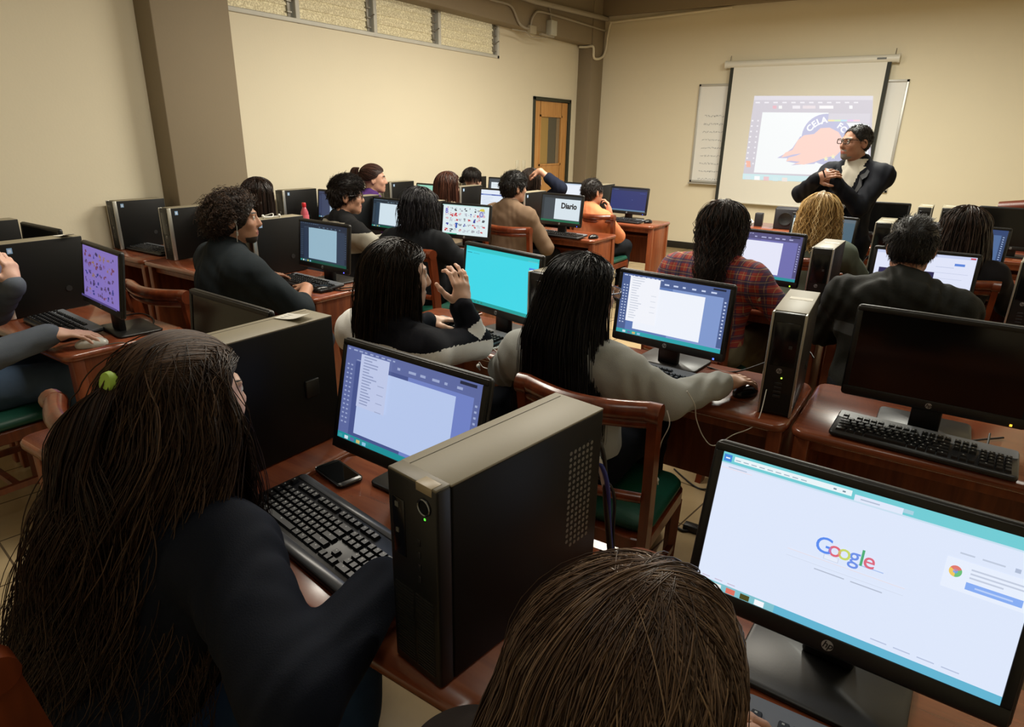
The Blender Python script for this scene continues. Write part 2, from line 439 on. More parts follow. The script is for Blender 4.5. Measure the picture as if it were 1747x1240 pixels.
    S.cone(c-HR[:, 2]*.05*G.hk-HR[:, 1]*.022, neck-up*.03, .050*G.hk, .058, .03)
    torso(S, -.012)
    for s, sg in (('l', -1), ('r', 1)):
        if not G.arms: break
        arm(S, s, -.006, 1, 0.0)
        hd = getattr(G, 'hdir_'+s); hd = unit(hd) if hd is not None else unit((W[s]-EL[s])*V3(1, 1, .25)+fw*.05)
        hn = np.array(getattr(G, 'hn_'+s), float)
        # thumb towards the body's middle
        t = np.cross(hd, unit(hn-(hn@hd)*hd)); side = 1 if t@(-rt*sg) > 0 else -1
        if hasattr(G, 'thumb_'+s): side *= getattr(G, 'thumb_'+s)
        hand_sdf(S, W[s], hd, hn, getattr(G, 'curl_'+s), side, size=G.hk)
    if G.legs:
        for s in 'lr': leg(S, s, -.012); S.cone(an[s], an[s]+fw*.13-up*.05, .04, .032, .03)
    V, Q = S.mesh(G.h); V = relax(V, Q, 1, .4)
    skin = mat('skin', SKIN.get(G.skin, G.skin), .5, noise=.12, nscale=18, bump=.08, bscale=350)
    hc = spec.get('hair_col', '#1c1512')
    mats = [skin, mat('eye_white', '#d8d4cc', .2), mat('iris', '#1c110b', .15), mat('brow', hc, .7), mat('lips', '#9a5b50', .45)]
    mi = head_mats(V, Q, c, HR, skin, G.beard, G.hk)
    root = np_mesh('person', V, Q, mats, mi); tag(root, name_lab, 'person')
    # clothes
    S = SDF(); torso(S, .010)
    if G.arms:
        for s in 'lr':
            if G.sleeve >= 1: arm(S, s, .012+G.loose, 1, .010+G.loose, .99)
            elif G.sleeve > .5: arm(S, s, .014+G.loose, 1, .012+G.loose, (G.sleeve-.5)*2)
            else: S.cone(sh[s], sh[s]+(EL[s]-sh[s])*G.sleeve*2, .054*b+.014+G.loose, .052*b+.014+G.loose, .03)
    if G.hood:
        S.ell(neck-sfw*.095-up*.045, V3(.165, .052, .105), np.stack([srt, sfw, up], 1), .04); [S.cone(neck+srt*s_*.105+sfw*.02-up*.005, neck-sfw*.165-up*.17, .036, .032, .012) for s_ in (-1, 1)]; S.cone(neck-srt*.09+sfw*.01, neck-sfw*.05, .04, .045, .03); S.cone(neck+srt*.09+sfw*.01, neck-sfw*.05, .04, .045, .03)
    if G.collar:
        S.cone(neck-up*.01, neck+up*G.collar, .072, .063, .015)
        S.cone(c-HR[:, 2]*.03, neck+up*(G.collar+.03), .02, .052, .004, True)
    V, Q = S.mesh(G.h*1.2, (lambda P: G.fold*wr(P))); V = relax(V, Q, 2, .5)
    ms = G.shirt_mats or [mat('cloth', G.shirt, .85, noise=.18, nscale=9, bump=.25, bscale=380)]
    C = (V[Q].mean(1)-neck)@shy
    mi = G.shirt_fn(C, V[Q].mean(1), dict(EL=EL, W=W, sh=sh, rt=srt, fw=sfw)) if G.shirt_fn else None
    o = np_mesh(spec.get('top_name', 'shirt'), V, Q, ms, mi, root)
    if G.legs:
        S = SDF()
        for s in 'lr': leg(S, s, .010)
        S.ell(pel+up*.0, V3(.165*b, .125*b, .12)+.004, T, .05)
        V, Q = S.mesh(G.h*1.5, (lambda P: .004*wr(P))); V = relax(V, Q, 1, .5)
        np_mesh('trousers', V, Q, [mat('trouser_cloth', G.pants, .85, noise=.2, nscale=14, bump=.2, bscale=300)], None, root)
        for s in 'lr':
            S = SDF(); a = an[s]-up*.04; S.cone(a-fw*.03, a+fw*.15, .045, .036, .03); S.cone(a+up*.04, a, .045, .045, .02)
            V, Q = S.mesh(.01); V[:, 2] = np.maximum(V[:, 2], .004); np_mesh('shoe', V, Q, [mat('shoe', G.shoes, .6)], None, root)
    return root, dict(c=c, R=HR, neck=neck, sh=sh, EL=EL, W=W, pel=pel, rt=srt, fw=sfw, k=G.hk)

# ---------------------------------------------------------------- hair: a scalp layer and strands that follow the head and then hang
def tubes(paths, rad, sides=3):
    """paths: n x m x 3, rad: n x m"""
    n, m, _ = paths.shape
    T = np.gradient(paths, axis=1); T /= np.linalg.norm(T, axis=2, keepdims=True)+1e-9
    A = np.zeros_like(T); A[..., 0] = 1; X = np.cross(T, A); X += 1e-6; X /= np.linalg.norm(X, axis=2, keepdims=True); Y = np.cross(T, X)
    V = np.stack([paths+rad[..., None]*(X*math.cos(2*PI*k/sides)+Y*math.sin(2*PI*k/sides)) for k in range(sides)], 2)
    I = np.arange(n*m*sides).reshape(n, m, sides); Q = []
    for k in range(sides):
        j = (k+1) % sides; Q.append(np.stack([I[:, :-1, k], I[:, :-1, j], I[:, 1:, j], I[:, 1:, k]], -1).reshape(-1, 4))
    sid = np.repeat(np.arange(n), m-1)
    return V.reshape(-1, 3), np.concatenate(Q), np.concatenate([sid]*sides)
def hair(root, f, cols, n=500, length=.30, vol=.012, wave=.0, wfreq=30, rad=.0016, spread=1.0, back=-.03, part=0.0, face=72, curl=0.0, seed=1,
         rough=.32, name='hair', m=26, jit=.006, hang=None, taper=1.0, fringe=0.0, sidefwd=0.0, lenvar=.15, weights=None, th_lo=2, dvr=(-.012, .03), pline=(-.35, .6), tilt=-.18):
    rng = np.random.default_rng(seed); c, R, k = f['c'], f['R'], f['k']
    rx, ry, rz = (.082+vol)*k, (.103+vol)*k, (.092+vol)*k; cc = V3(0, -.012, .034)*k
    def paths(az, th0, dv, L, jitv, pv):
        N = len(az); t = np.linspace(0, 1, m)[None]
        s = L[:, None]*t                               # arc length along the strand
        arc = rx*1.05; th = th0[:, None]+s/arc; thm = math.radians(94)+0*th
        # hair that grows over the brow is combed to the side
        fc = math.radians(face); a = np.where(az == 0, 1e-3, az)[:, None]; sg = np.sign(a); aa = np.abs(a)
        u = np.clip((th-math.radians(48-fringe))/math.radians(26), 0, 1); u = u*u*(3-2*u)
        aa = np.where(aa < fc, aa+(fc+8*PI/180-aa*.15-aa)*u*(aa < fc), aa); a = sg*aa
        on = np.minimum(th, thm); over = np.maximum(s-(thm-th0[:, None])*arc, 0)
        q = 1+dv[:, None]
        x = rx*q*np.sin(on)*np.sin(a)+part*np.cos(on)*0; y = ry*q*np.sin(on)*np.cos(a); z = rz*q*np.cos(on)
        g = np.clip(over/.16, 0, 1)
        x = x*(1+(spread-1)*g); y = y*(1-taper*.0*g)+back*g*(np.cos(a) < .3)*(1-.5*np.abs(np.sin(a)))+sidefwd*g*np.abs(np.sin(a)); z = z-over
        if curl:
            ph = jitv[:, 0:1]*20; am = curl*np.clip(s/.04, 0, 1)
            x = x+am*np.sin(s*wfreq*6.28+ph); y = y+am*np.cos(s*wfreq*6.28+ph); z = z+am*.6*np.sin(s*wfreq*5+ph*2)
        if wave:
            ph = jitv[:, 1:2]*2.2+az[:, None]*2; am = wave*np.clip(s/.12-.3, 0, 1)
            x = x+am*np.sin(s*wfreq+ph); y = y+am*.6*np.cos(s*wfreq*.9+ph*1.3)
        P = np.stack([x, y, z], -1)
        sh_ = pv[:, None]*np.cos(np.minimum(on, PI/2))*(over <= 0)
        e = P/V3(rx, ry, rz); e[..., 1] += sh_; ln = np.linalg.norm(e, axis=2, keepdims=True)/q[..., None]; e = np.where((over <= 0)[..., None], e/np.maximum(ln, .2), e)
        P = e*V3(rx, ry, rz)+cc
        P = P+(jitv[:, None, :]*jit)*np.clip(s/.08, 0, 1.6)[..., None]
        return P
    az = rng.uniform(-PI, PI, n); th0 = np.radians(rng.uniform(th_lo, 62, n))
    back_a = np.abs(az) > math.radians(face+15); th0 = np.where(back_a & (rng.random(n) < .5), np.radians(rng.uniform(20, 100, n)), th0)
    L = (length-(th0*rx)*.9)*(1+lenvar*(rng.random(n)*2-1)); L = np.maximum(L, .03)
    J = rng.normal(0, 1, (n, 3)).clip(-2, 2)
    pv = rng.uniform(pline[0], pline[1], n); P = paths(az, th0, rng.uniform(dvr[0], dvr[1], n), L, J, pv)
    if hang is not None: P = hang(P, L, az)
    tt = np.linspace(0, 1, m)[None]; RR = rad*k*(1-.55*tt**3)*(.7+.6*rng.random((n, 1))) 
    V, Q, sid = tubes(P, RR)
    w_ = weights or [1]*len(cols); w_ = np.array(w_, float)/sum(w_)
    mi = rng.choice(len(cols), n, p=w_)[sid]
    # scalp layer
    na = 56; az2 = np.linspace(-PI, PI, na)
    L2 = np.full(na, max(length*.86, .05)); PS = paths(az2, np.full(na, .02), np.full(na, -.018), L2, np.zeros((na, 3)), np.full(na, .1))
    if hang is not None: PS = hang(PS, L2, az2)
    I = np.arange(na*m).reshape(na, m)+len(V)
    Q2 = np.stack([I[:-1, :-1], I[:-1, 1:], I[1:, 1:], I[1:, :-1]], -1).reshape(-1, 4)
    V = np.concatenate([V, PS.reshape(-1, 3)]); Q = np.concatenate([Q, Q2]); mi = np.concatenate([mi, np.zeros(len(Q2), int)])
    V = V@R.T+c
    ms = [mat('hair', h_, rough, spec=.45) for h_ in cols]
    return np_mesh(name, V, Q, ms, mi, root)
def pulled_hair(root, f, cols, tp, n=900, vol=.012, rad=.0012, seed=3, name='hair', m=20, low=100, back_low=112, part_in=None):
    """hair combed over the head to one gathering point tp"""
    rng = np.random.default_rng(seed); c, R, k = f['c'], f['R'], f['k']; r3 = V3(.082+vol, .103+vol, .092+vol); cc = V3(0, -.012, .034)
    def run(az, th, q, j):
        A = np.stack([np.sin(th)*np.sin(az), np.sin(th)*np.cos(az), np.cos(th)], -1); B = np.tile(unit((np.array(tp)-cc)/r3), (len(az), 1))
        om = np.arccos(np.clip((A*B).sum(1), -1, 1))[:, None, None]; t = np.linspace(0, 1, m)[None, :, None]
        P = (np.sin((1-t)*om)*A[:, None]+np.sin(t*om)*B[:, None])/np.maximum(np.sin(om), 1e-3)
        P = P+j[:, None, :]*.05*np.sin(t*PI); P /= np.linalg.norm(P, axis=2, keepdims=True)
        return P*r3*(1+q[:, None, None]*(1-t)+.01*np.sin(t*PI))+cc
    az = rng.uniform(-PI, PI, n); hl = np.where(np.abs(az) < 1.2, 62, np.where(np.abs(az) < 1.75, 92, back_low)); th = np.radians(hl)*rng.uniform(.12, 1, n)**.5
    V, Q, sid = tubes(run(az, th, rng.uniform(-.01, .02, n), rng.normal(0, .6, (n, 3))), np.full((n, m), rad)*(.7+.5*rng.random((n, 1))))
    az2 = np.linspace(-PI, PI, 73); th2 = np.radians(np.interp(np.abs(az2), [0, .95, 1.25, 1.6, 1.8, PI], [64, 74, 96, 104, back_low, back_low]))
    PS = run(az2, th2, np.full(73, -.012), np.zeros((73, 3))); I = np.arange(73*m).reshape(73, m)+len(V)
    Q2 = np.stack([I[:-1, :-1], I[:-1, 1:], I[1:, 1:], I[1:, :-1]], -1).reshape(-1, 4)
    V = np.concatenate([V, PS.reshape(-1, 3)])*k; Q = np.concatenate([Q, Q2]); mi = np.concatenate([rng.choice(len(cols), n)[sid], np.zeros(len(Q2), int)])
    return np_mesh(name, V@R.T+c, Q, [mat('hair', h_, .58, spec=.45) for h_ in cols], mi, root)
def curly_hair(root, f, cols, n=2200, seed=5, out=.045, amp=.006, rad=.0014, vol=.016, name='hair', droop=.03):
    rng = np.random.default_rng(seed); c, R, k = f['c'], f['R'], f['k']; m = 34
    az = rng.uniform(-PI, PI, n); lim = np.interp(np.abs(az), [0, .9, 1.2, 1.5, 1.9, PI], [52, 62, 88, 96, 128, 132]); th = np.radians(lim)*np.sqrt(rng.uniform(.0, 1, n))
    r3 = V3(.080, .100, .090); cc = V3(0, -.014, .032)
    A = np.stack([np.sin(th)*np.sin(az), np.sin(th)*np.cos(az), np.cos(th)], -1); t = np.linspace(0, 1, m)[None, :, None]
    o = out*rng.uniform(.45, 1.1, (n, 1, 1)); ph = rng.uniform(0, 6.28, (n, 1, 1)); fr = rng.uniform(2.2, 3.6, (n, 1, 1))*2*PI
    T1 = np.cross(A, V3(0, 0, 1))+1e-3; T1 /= np.linalg.norm(T1, axis=1, keepdims=True); T2 = np.cross(A, T1)
    am = amp*(.4+t)*rng.uniform(.6, 1.3, (n, 1, 1)); side = rng.normal(0, .012, (n, 1, 3))*t
    P = (A*r3)[:, None]+A[:, None]*o*t**.8+T1[:, None]*am*np.cos(fr*t+ph)+T2[:, None]*am*np.sin(fr*t+ph)+side
    P[..., 2] -= (droop*t[..., 0]**2)*rng.uniform(.5, 1.4, (n, 1)); P += cc
    V, Q, sid = tubes(P, np.full((n, m), rad)*(1-.5*t[..., 0]))
    S = SDF(); I3 = np.eye(3); S.ell(cc, r3+vol, I3, .01); S.ell(V3(0, -.055, -.03), V3(.070, .060, .070)+vol*.5, I3, .03)
    S.ell(V3(0, .120, -.045), V3(.095, .080, .110), I3, .015, True); S.ell(V3(0, .03, -.12), V3(.12, .075, .09), I3, .01, True)
    for sx in (-1, 1): S.ell(V3(sx*.095, .0, -.010), V3(.026, .024, .036), I3, .006, True)
    V0, Q0 = S.mesh(.006, lambda P: .003*np.sin(P[:, 0]*190+3*np.sin(P[:, 2]*90))*np.sin(P[:, 1]*180+P[:, 2]*120))
    Va = np.concatenate([V0, V])*k; Qa = np.concatenate([Q0, Q+len(V0)]); mi = np.concatenate([np.zeros(len(Q0), int), rng.choice(len(cols), n)[sid]])
    return np_mesh(name, Va@R.T+c, Qa, [mat('hair', h_, .42, spec=.4) for h_ in cols], mi, root)
def short_hair(root, f, cols, n=600, vol=.010, line=.045, nape=-.05, up=0.0, rad=.0013, seed=3, L=.022, top=0.0, temple=.0, back=0.0):
    """cropped hair: a close cap with short lying strands"""
    rng = np.random.default_rng(seed); c, R, k = f['c'], f['R'], f['k']
    S = SDF(); I3 = np.eye(3)
    S.ell(V3(0, -.014, .036), V3(.077, .098, .086)+vol, I3, .01); 
    if top: S.ell(V3(0, .01, .075), V3(.066, .085, .055)+top, I3, .02)
    S.ell(V3(0, -.045+back, -.02+back), V3(.064, .058, .055)+vol*.6, I3, .02)
    S.ell(V3(0, .115, -.035+line-.045), V3(.085, .082-temple, .105), I3, .012, True)
    S.ell(V3(0, .02, -.10+(nape+.05)), V3(.12, .075, .085), I3, .01, True); S.ell(V3(0, -.06, -.125+(nape+.05)), V3(.12, .09, .06), I3, .01, True)
    for sx in (-1, 1): S.ell(V3(sx*.088, .0, -.006), V3(.022, .026, .040), I3, .006, True)
    V, Q = S.mesh(.005, lambda P: .0007*np.sin(P[:, 0]*260+3*np.sin(P[:, 1]*90))*np.sin(P[:, 1]*240+P[:, 2]*150)); V = relax(V, Q, 1, .4)
    nrm = V-V3(0, -.014, .02); nrm /= np.linalg.norm(nrm, axis=1, keepdims=True)
    n = int(n*2.2); pk = rng.choice(len(V), n); b = V[pk]; nn = nrm[pk]; keep = (b@V3(0, 0, 1) > -.06); b, nn = b[keep], nn[keep]; q = len(b)
    fl = np.tile(V3(0, .2, -1.0), (q, 1)); fl[b[:, 2] > .06] = V3(.2, .8+up, .1); fl = fl-(np.sum(fl*nn, 1, keepdims=True))*nn; fl /= np.linalg.norm(fl, axis=1, keepdims=True)+1e-6
    t = np.linspace(0, 1, 5)[None, :, None]; J = rng.normal(0, .35, (q, 1, 3))
    P = b[:, None]+(fl[:, None]+J)*L*t+nn[:, None]*(.002+.010*up)*np.sin(t*2.2)
    V2, Q2, sid = tubes(P, np.full((q, 5), rad)*(1-.6*np.linspace(0, 1, 5)[None]))
    mi = np.concatenate([np.zeros(len(Q), int), rng.integers(0, len(cols), q)[sid]])
    Va = np.concatenate([V, V2])*k; Qa = np.concatenate([Q, Q2+len(V)])
    return np_mesh('hair', Va@R.T+c, Qa, [mat('hair', h_, .45, spec=.35) for h_ in cols], mi, root)
def glasses(root, f, col='#15120f', thick=.0022, lens=None, name='glasses'):
    c, R, k = f['c'], f['R'], f['k']; M = Matrix(R.tolist()).to_4x4(); M.translation = Vector(c); m = mat('glasses_frame', col, .25)
    mb = MB()
    for sx in (-1, 1):
        rr = rrect(sx*.034-.026, -.004, sx*.034+.026, .028, .010, 4); pts = [(x, .113-abs(x)*.12, z) for x, z in rr]; mb.tube(pts+[pts[0]], thick, m, 6, False, M)
        mb.tube([(sx*.060, .106, .022), (sx*.084, .085, .022), (sx*.090, .0, .016), (sx*.086, -.012, .0)], thick*.9, m, 6, True, M)
    mb.tube([(-.008, .112, .016), (0, .114, .019), (.008, .112, .016)], thick, m, 6, True, M)
    o = mb.build(name, root)
    if lens:
        g = bpy.data.materials.new('lens_glass'); g.use_nodes = True; b = g.node_tree.nodes['Principled BSDF']; b.inputs['Transmission Weight'].default_value = 1; b.inputs['Roughness'].default_value = .02; b.inputs['IOR'].default_value = 1.2
        mb = MB()
        for sx in (-1, 1):
            rr = rrect(sx*.034-.025, -.003, sx*.034+.025, .027, .010, 4)
            vs_ = [(x, .1125-abs(x)*.12, z) for x, z in rr]+[(x, .1110-abs(x)*.12, z) for x, z in rr]; n = len(rr)
            mb.add(vs_, [tuple(range(n)), tuple(range(2*n-1, n-1, -1))]+[(i, n+i, n+(i+1) % n, (i+1) % n) for i in range(n)], g, False, M)
        mb.build('lenses', o)
    return o
# ---------------------------------------------------------------- the room
XL, YF, ZC, XR, YB = -5.0, 9.5, 3.60, 2.2, -1.4
def wall_mat(name, col, var=.05):
    m = bpy.data.materials.new(name); m.use_nodes = True; nt = m.node_tree; b = nt.nodes['Principled BSDF']
    tc = nt.nodes.new('ShaderNodeTexCoord'); n = nt.nodes.new('ShaderNodeTexNoise'); n.inputs['Scale'].default_value = .9; n.inputs['Detail'].default_value = 6
    mx = nt.nodes.new('ShaderNodeMix'); mx.data_type = 'RGBA'; c = lin(col)
    mx.inputs[6].default_value = (*[x*(1-var) for x in c], 1); mx.inputs[7].default_value = (*[x*(1+var) for x in c], 1)
    n2 = nt.nodes.new('ShaderNodeTexNoise'); n2.inputs['Scale'].default_value = 60; n2.inputs['Detail'].default_value = 4
    bp = nt.nodes.new('ShaderNodeBump'); bp.inputs['Strength'].default_value = .12; bp.inputs['Distance'].default_value = .004
    nt.links.new(tc.outputs['Object'], n.inputs['Vector']); nt.links.new(tc.outputs['Object'], n2.inputs['Vector'])
    nt.links.new(n.outputs['Fac'], mx.inputs[0]); nt.links.new(mx.outputs[2], b.inputs['Base Color'])
    nt.links.new(n2.outputs['Fac'], bp.inputs['Height']); nt.links.new(bp.outputs['Normal'], b.inputs['Normal'])
    b.inputs['Roughness'].default_value = .7; b.inputs['Specular IOR Level'].default_value = .25
    return m
M_WALL = wall_mat('cream_wall', '#ddd4bb')
M_CONC = wall_mat('painted_concrete', '#897c66', .10)
M_CEIL = wall_mat('ceiling_plaster', '#cfc8b2')
def floor_mat():
    m = bpy.data.materials.new('floor_tiles'); m.use_nodes = True; nt = m.node_tree; b = nt.nodes['Principled BSDF']
    tc = nt.nodes.new('ShaderNodeTexCoord'); mp = nt.nodes.new('ShaderNodeMapping'); br = nt.nodes.new('ShaderNodeTexBrick')
    br.offset = 0; br.inputs['Scale'].default_value = 1; br.inputs['Brick Width'].default_value = .33; br.inputs['Row Height'].default_value = .33
    br.inputs['Mortar Size'].default_value = .004; br.inputs['Color1'].default_value = (*lin('#c0aa84'), 1); br.inputs['Color2'].default_value = (*lin('#b6a079'), 1)
    br.inputs['Mortar'].default_value = (*lin('#5c4c38'), 1); mp.inputs['Rotation'].default_value = (0, 0, .12)
    n = nt.nodes.new('ShaderNodeTexNoise'); n.inputs['Scale'].default_value = 6; n.inputs['Detail'].default_value = 5
    mx = nt.nodes.new('ShaderNodeMix'); mx.data_type = 'RGBA'; mx.blend_type = 'MULTIPLY'; mx.inputs[0].default_value = .35
    nt.links.new(tc.outputs['Object'], mp.inputs['Vector']); nt.links.new(mp.outputs['Vector'], br.inputs['Vector']); nt.links.new(tc.outputs['Object'], n.inputs['Vector'])
    nt.links.new(br.outputs['Color'], mx.inputs[6]); nt.links.new(n.outputs['Fac'], mx.inputs[7]); nt.links.new(mx.outputs[2], b.inputs['Base Color'])
    b.inputs['Roughness'].default_value = .22
    return m
def S_(mb, name): return mb.build(name, kind='structure')
S_(MB().box((XL-.2, YB-.2, -.1), (XR+.2, YF+.2, 0), floor_mat()), 'floor')
S_(MB().box((XL-.2, YB-.2, ZC), (XR+.2, YF+.2, ZC+.1), M_CEIL), 'ceiling')
S_(MB().box((XL, YF, 0), (XR, YF+.15, ZC), M_WALL), 'wall_front')
S_(MB().box((XR, YB, 0), (XR+.15, YF, ZC), M_WALL), 'wall_right')
S_(MB().box((XL, YB-.15, 0), (XR, YB, ZC), M_WALL), 'wall_back')
# left wall with the window strip and the doorway left open
WY0, WY1, WZ0, WZ1 = 3.28, 7.10, 2.44, 2.84
DY0, DY1, DZ = 7.92, 8.95, 2.06
mb = MB()
for a, b in (((YB-.15, 0), (YF+.15, WZ0)), ((YB-.15, WZ1), (YF+.15, ZC)), ((YB-.15, WZ0), (WY0, WZ1)), ((WY1, WZ0), (YF+.15, WZ1))):
    if a[1] == 0:
        mb.box((XL-.15, a[0], 0), (XL, DY0, WZ0), M_WALL).box((XL-.15, DY1, 0), (XL, YF+.15, WZ0), M_WALL).box((XL-.15, DY0, DZ), (XL, DY1, WZ0), M_WALL)
    else: mb.box((XL-.15, a[0], a[1]), (XL, b[0], b[1]), M_WALL)
S_(mb, 'wall_left')
PX = -4.79
S_(MB().box((XL, 2.70, 0), (PX, 3.30, ZC), M_CONC, .006), 'trim_1')
S_(MB().box((XL, 9.13, 0), (PX+.01, YF, ZC), M_CONC, .006), 'trim_2')
S_(MB().box((XL, 3.30, 2.80), (PX-.003, 9.13, ZC), M_CONC, .006), 'trim_3')
S_(MB().box((PX, YF-.10, 3.21), (XR, YF, ZC), M_CONC, .006), 'trim_4')
S_(MB().box((PX+.02, YF-.012, .0), (XR, YF, .10), mat('black_baseboard', '#1c1a17', .4), .003), 'baseboard_front')
S_(MB().box((XL, 3.31, .0), (XL+.012, DY0, .10), mat('black_baseboard', '#1c1a17', .4), .003), 'baseboard_left')
# window strip: white frame, four bays of patterned glass louvres
g = bpy.data.materials.new('patterned_glass'); g.use_nodes = True; nt = g.node_tree; b = nt.nodes['Principled BSDF']
tc = nt.nodes.new('ShaderNodeTexCoord'); vo = nt.nodes.new('ShaderNodeTexVoronoi'); vo.inputs['Scale'].default_value = 75
cr = nt.nodes.new('ShaderNodeValToRGB'); cr.color_ramp.elements[0].color = (*lin('#a89a78'), 1); cr.color_ramp.elements[1].color = (*lin('#f2e8c4'), 1)
nt.links.new(tc.outputs['Object'], vo.inputs['Vector']); nt.links.new(vo.outputs['Distance'], cr.inputs['Fac']); nt.links.new(cr.outputs['Color'], b.inputs['Base Color'])
bp = nt.nodes.new('ShaderNodeBump'); bp.inputs['Strength'].default_value = .5; bp.inputs['Distance'].default_value = .003
nt.links.new(vo.outputs['Distance'], bp.inputs['Height']); nt.links.new(bp.outputs['Normal'], b.inputs['Normal'])
b.inputs['Roughness'].default_value = .22; b.inputs['Transmission Weight'].default_value = .15; nt.links.new(cr.outputs['Color'], b.inputs['Emission Color']); b.inputs['Emission Strength'].default_value = .22  # faint glow added to the panes in place of daylight from outside
M_FRAME = mat('window_paint', '#c9c8bd', .5, noise=.1, nscale=8)
win = S_(MB().box((XL-.10, WY0, WZ0), (XL+.015, WY1, WZ0+.035), M_FRAME, .004).box((XL-.10, WY0, WZ1-.03), (XL+.015, WY1, WZ1), M_FRAME, .004)
         .box((XL-.10, WY0, WZ0), (XL+.015, WY0+.03, WZ1), M_FRAME, .004).box((XL-.10, WY1-.04, WZ0), (XL+.015, WY1, WZ1), M_FRAME, .004), 'window_1')
div = [WY0, 4.10, 5.02, 5.98, WY1]
M_ALU = mat('dull_aluminium', '#8a867c', .45, metal=.5, noise=.3, nscale=20)
for i in range(4):
    if i: MB().box((XL-.09, div[i]-.022, WZ0), (XL+.013, div[i]+.022, WZ1), M_FRAME, .004).build('mullion', win)
    mb = MB()
    for k in range(4):
        z = WZ0+.045+k*.083
        M = Matrix.Translation((XL-.035, 0, z+.045)) @ Matrix.Rotation(math.radians(-14), 4, 'Y')
        mb.box((-.003, div[i]+.05, -.048), (.003, div[i+1]-.07, .048), g, 0, M)
    mb.build('louvre_glass', win)
    mb = MB().box((XL-.05, div[i+1]-.085, WZ0+.03), (XL-.015, div[i+1]-.05, WZ1-.03), M_ALU, .003)
    for k in range(4): mb.box((XL-.06, div[i+1]-.10, WZ0+.07+k*.083), (XL+.004, div[i+1]-.055, WZ0+.082+k*.083), M_ALU)
    mb.tube([(XL-.02, div[i+1]-.06, WZ0+.15), (XL+.03, div[i+1]-.03, WZ0+.19)], .006, M_ALU, 6)
    mb.build('louvre_lever', win)
# door: light wood leaf with a glazed panel in a dark frame
M_DOOR = wood_mat('door_veneer', '#b98143', '#cf9a5a', .4, .15, 'Z', .7); M_DFR = mat('dark_green_frame', '#2b2f22', .45)
door = S_(MB().box((XL-.06, DY0+.05, .01), (XL-.015, DY0+.23, DZ-.05), M_DOOR).box((XL-.06, DY1-.23, .01), (XL-.015, DY1-.05, DZ-.05), M_DOOR)
          .box((XL-.06, DY0+.22, DZ-.24), (XL-.015, DY1-.22, DZ-.05), M_DOOR).box((XL-.06, DY0+.22, .01), (XL-.015, DY1-.22, 1.17), M_DOOR), 'door_1')
MB().box((XL-.12, DY0, 0), (XL+.02, DY0+.045, DZ), M_DFR, .004).box((XL-.12, DY1-.045, 0), (XL+.02, DY1, DZ), M_DFR, .004).box((XL-.12, DY0, DZ-.045), (XL+.02, DY1, DZ), M_DFR, .004).build('door_frame', door)
MB().box((XL-.016, DY0+.21, 1.155), (XL-.005, DY0+.235, DZ-.225), M_DOOR).box((XL-.016, DY1-.235, 1.155), (XL-.005, DY1-.21, DZ-.225), M_DOOR).box((XL-.016, DY0+.21, 1.155), (XL-.005, DY1-.21, 1.18), M_DOOR).box((XL-.016, DY0+.21, DZ-.25), (XL-.005, DY1-.21, DZ-.225), M_DOOR).build('glazing_bead', door)
MB().box((XL-.04, DY0+.22, 1.17), (XL-.034, DY1-.22, DZ-.24), mat('door_glass', '#4a463a', .08, spec=.8)).build('door_pane', door)
MB().box((XL-.033, DY0+.22, 1.17), (XL-.030, DY0+.47, DZ-.24), mat('door_blind', '#a88a4e', .6)).box((XL-.033, DY1-.33, 1.17), (XL-.030, DY1-.24, DZ-.24), mat('door_blind', '#8a765a', .6)).build('door_blind', door)
MB().cyl((XL-.015, DY0+.10, 1.0), .012, .045, M_ALU, 12, 'X').box((XL+.02, DY0+.09, .99), (XL+.034, DY0+.22, 1.01), M_ALU, .004).build('door_handle', door)
# light switches
M_SW = mat('switch_plate', '#d9d3bd', .4)
for (px, py), lab in (((882, 282), 'cream light switch plate farther from the wooden door'), ((893, 282), 'cream light switch plate nearest the wooden door')):
    p = wx(px, py, XL)
    sw = MB().box((XL, p.y-.04, p.z-.065), (XL+.01, p.y+.04, p.z+.065), M_SW, .003).build('light_switch', label=lab, cat='light switch', group='switch plates beside the door')
    MB().box((XL+.01, p.y-.014, p.z-.03), (XL+.015, p.y+.014, p.z+.03), M_SW, .002).build('rocker', sw)
# conduits on the concrete beam
M_PIPE = mat('painted_conduit', '#9c9484', .5); bx_ = PX+.02
def onb(px, py, d=.0): p = wx(px, py, bx_+d); return (p.x, p.y, p.z)
a_, b_ = onb(914, 3, .02), onb(1038, 33, .02)
tag(MB().tube([(a_[0], a_[1]-1.2, a_[2]), a_, b_], .032, M_PIPE, 12).build('conduit'), 'thick grey steel conduit running high along the concrete beam', 'pipe')
tag(MB().tube(spline([onb(780, -22), onb(840, 0), onb(856, 4), onb(873, 12), onb(885, 38), onb(895, 47), onb(906, 50)]), .014, M_PIPE, 8).build('conduit'), 'thin bent conduit dropping down the beam into the left junction box', 'pipe')
tag(MB().tube(spline([onb(905, 48), onb(907, 34), onb(912, 24), onb(921, 20), onb(960, 30), onb(1037, 54)]), .014, M_PIPE, 8).build('conduit'), 'thin conduit looping up from the junction box towards the corner pillar', 'pipe')
p = Vector(onb(907, 50)); jb = MB().box((PX-.003, p.y-.07, p.z-.05), (PX+.05, p.y+.07, p.z+.04), mat('box_paint', '#a69c84', .5), .004).build('junction_box', label='grey junction box where two conduits meet on the beam', cat='junction box')
MB().tube([(PX+.03, p.y-.45, p.z-.055), (PX+.06, p.y-.2, p.z-.05), (PX+.03, p.y, p.z-.09), (PX+.05, p.y+.3, p.z-.06)], .006, M_PIPE, 6).build('bracket_wire', jb)
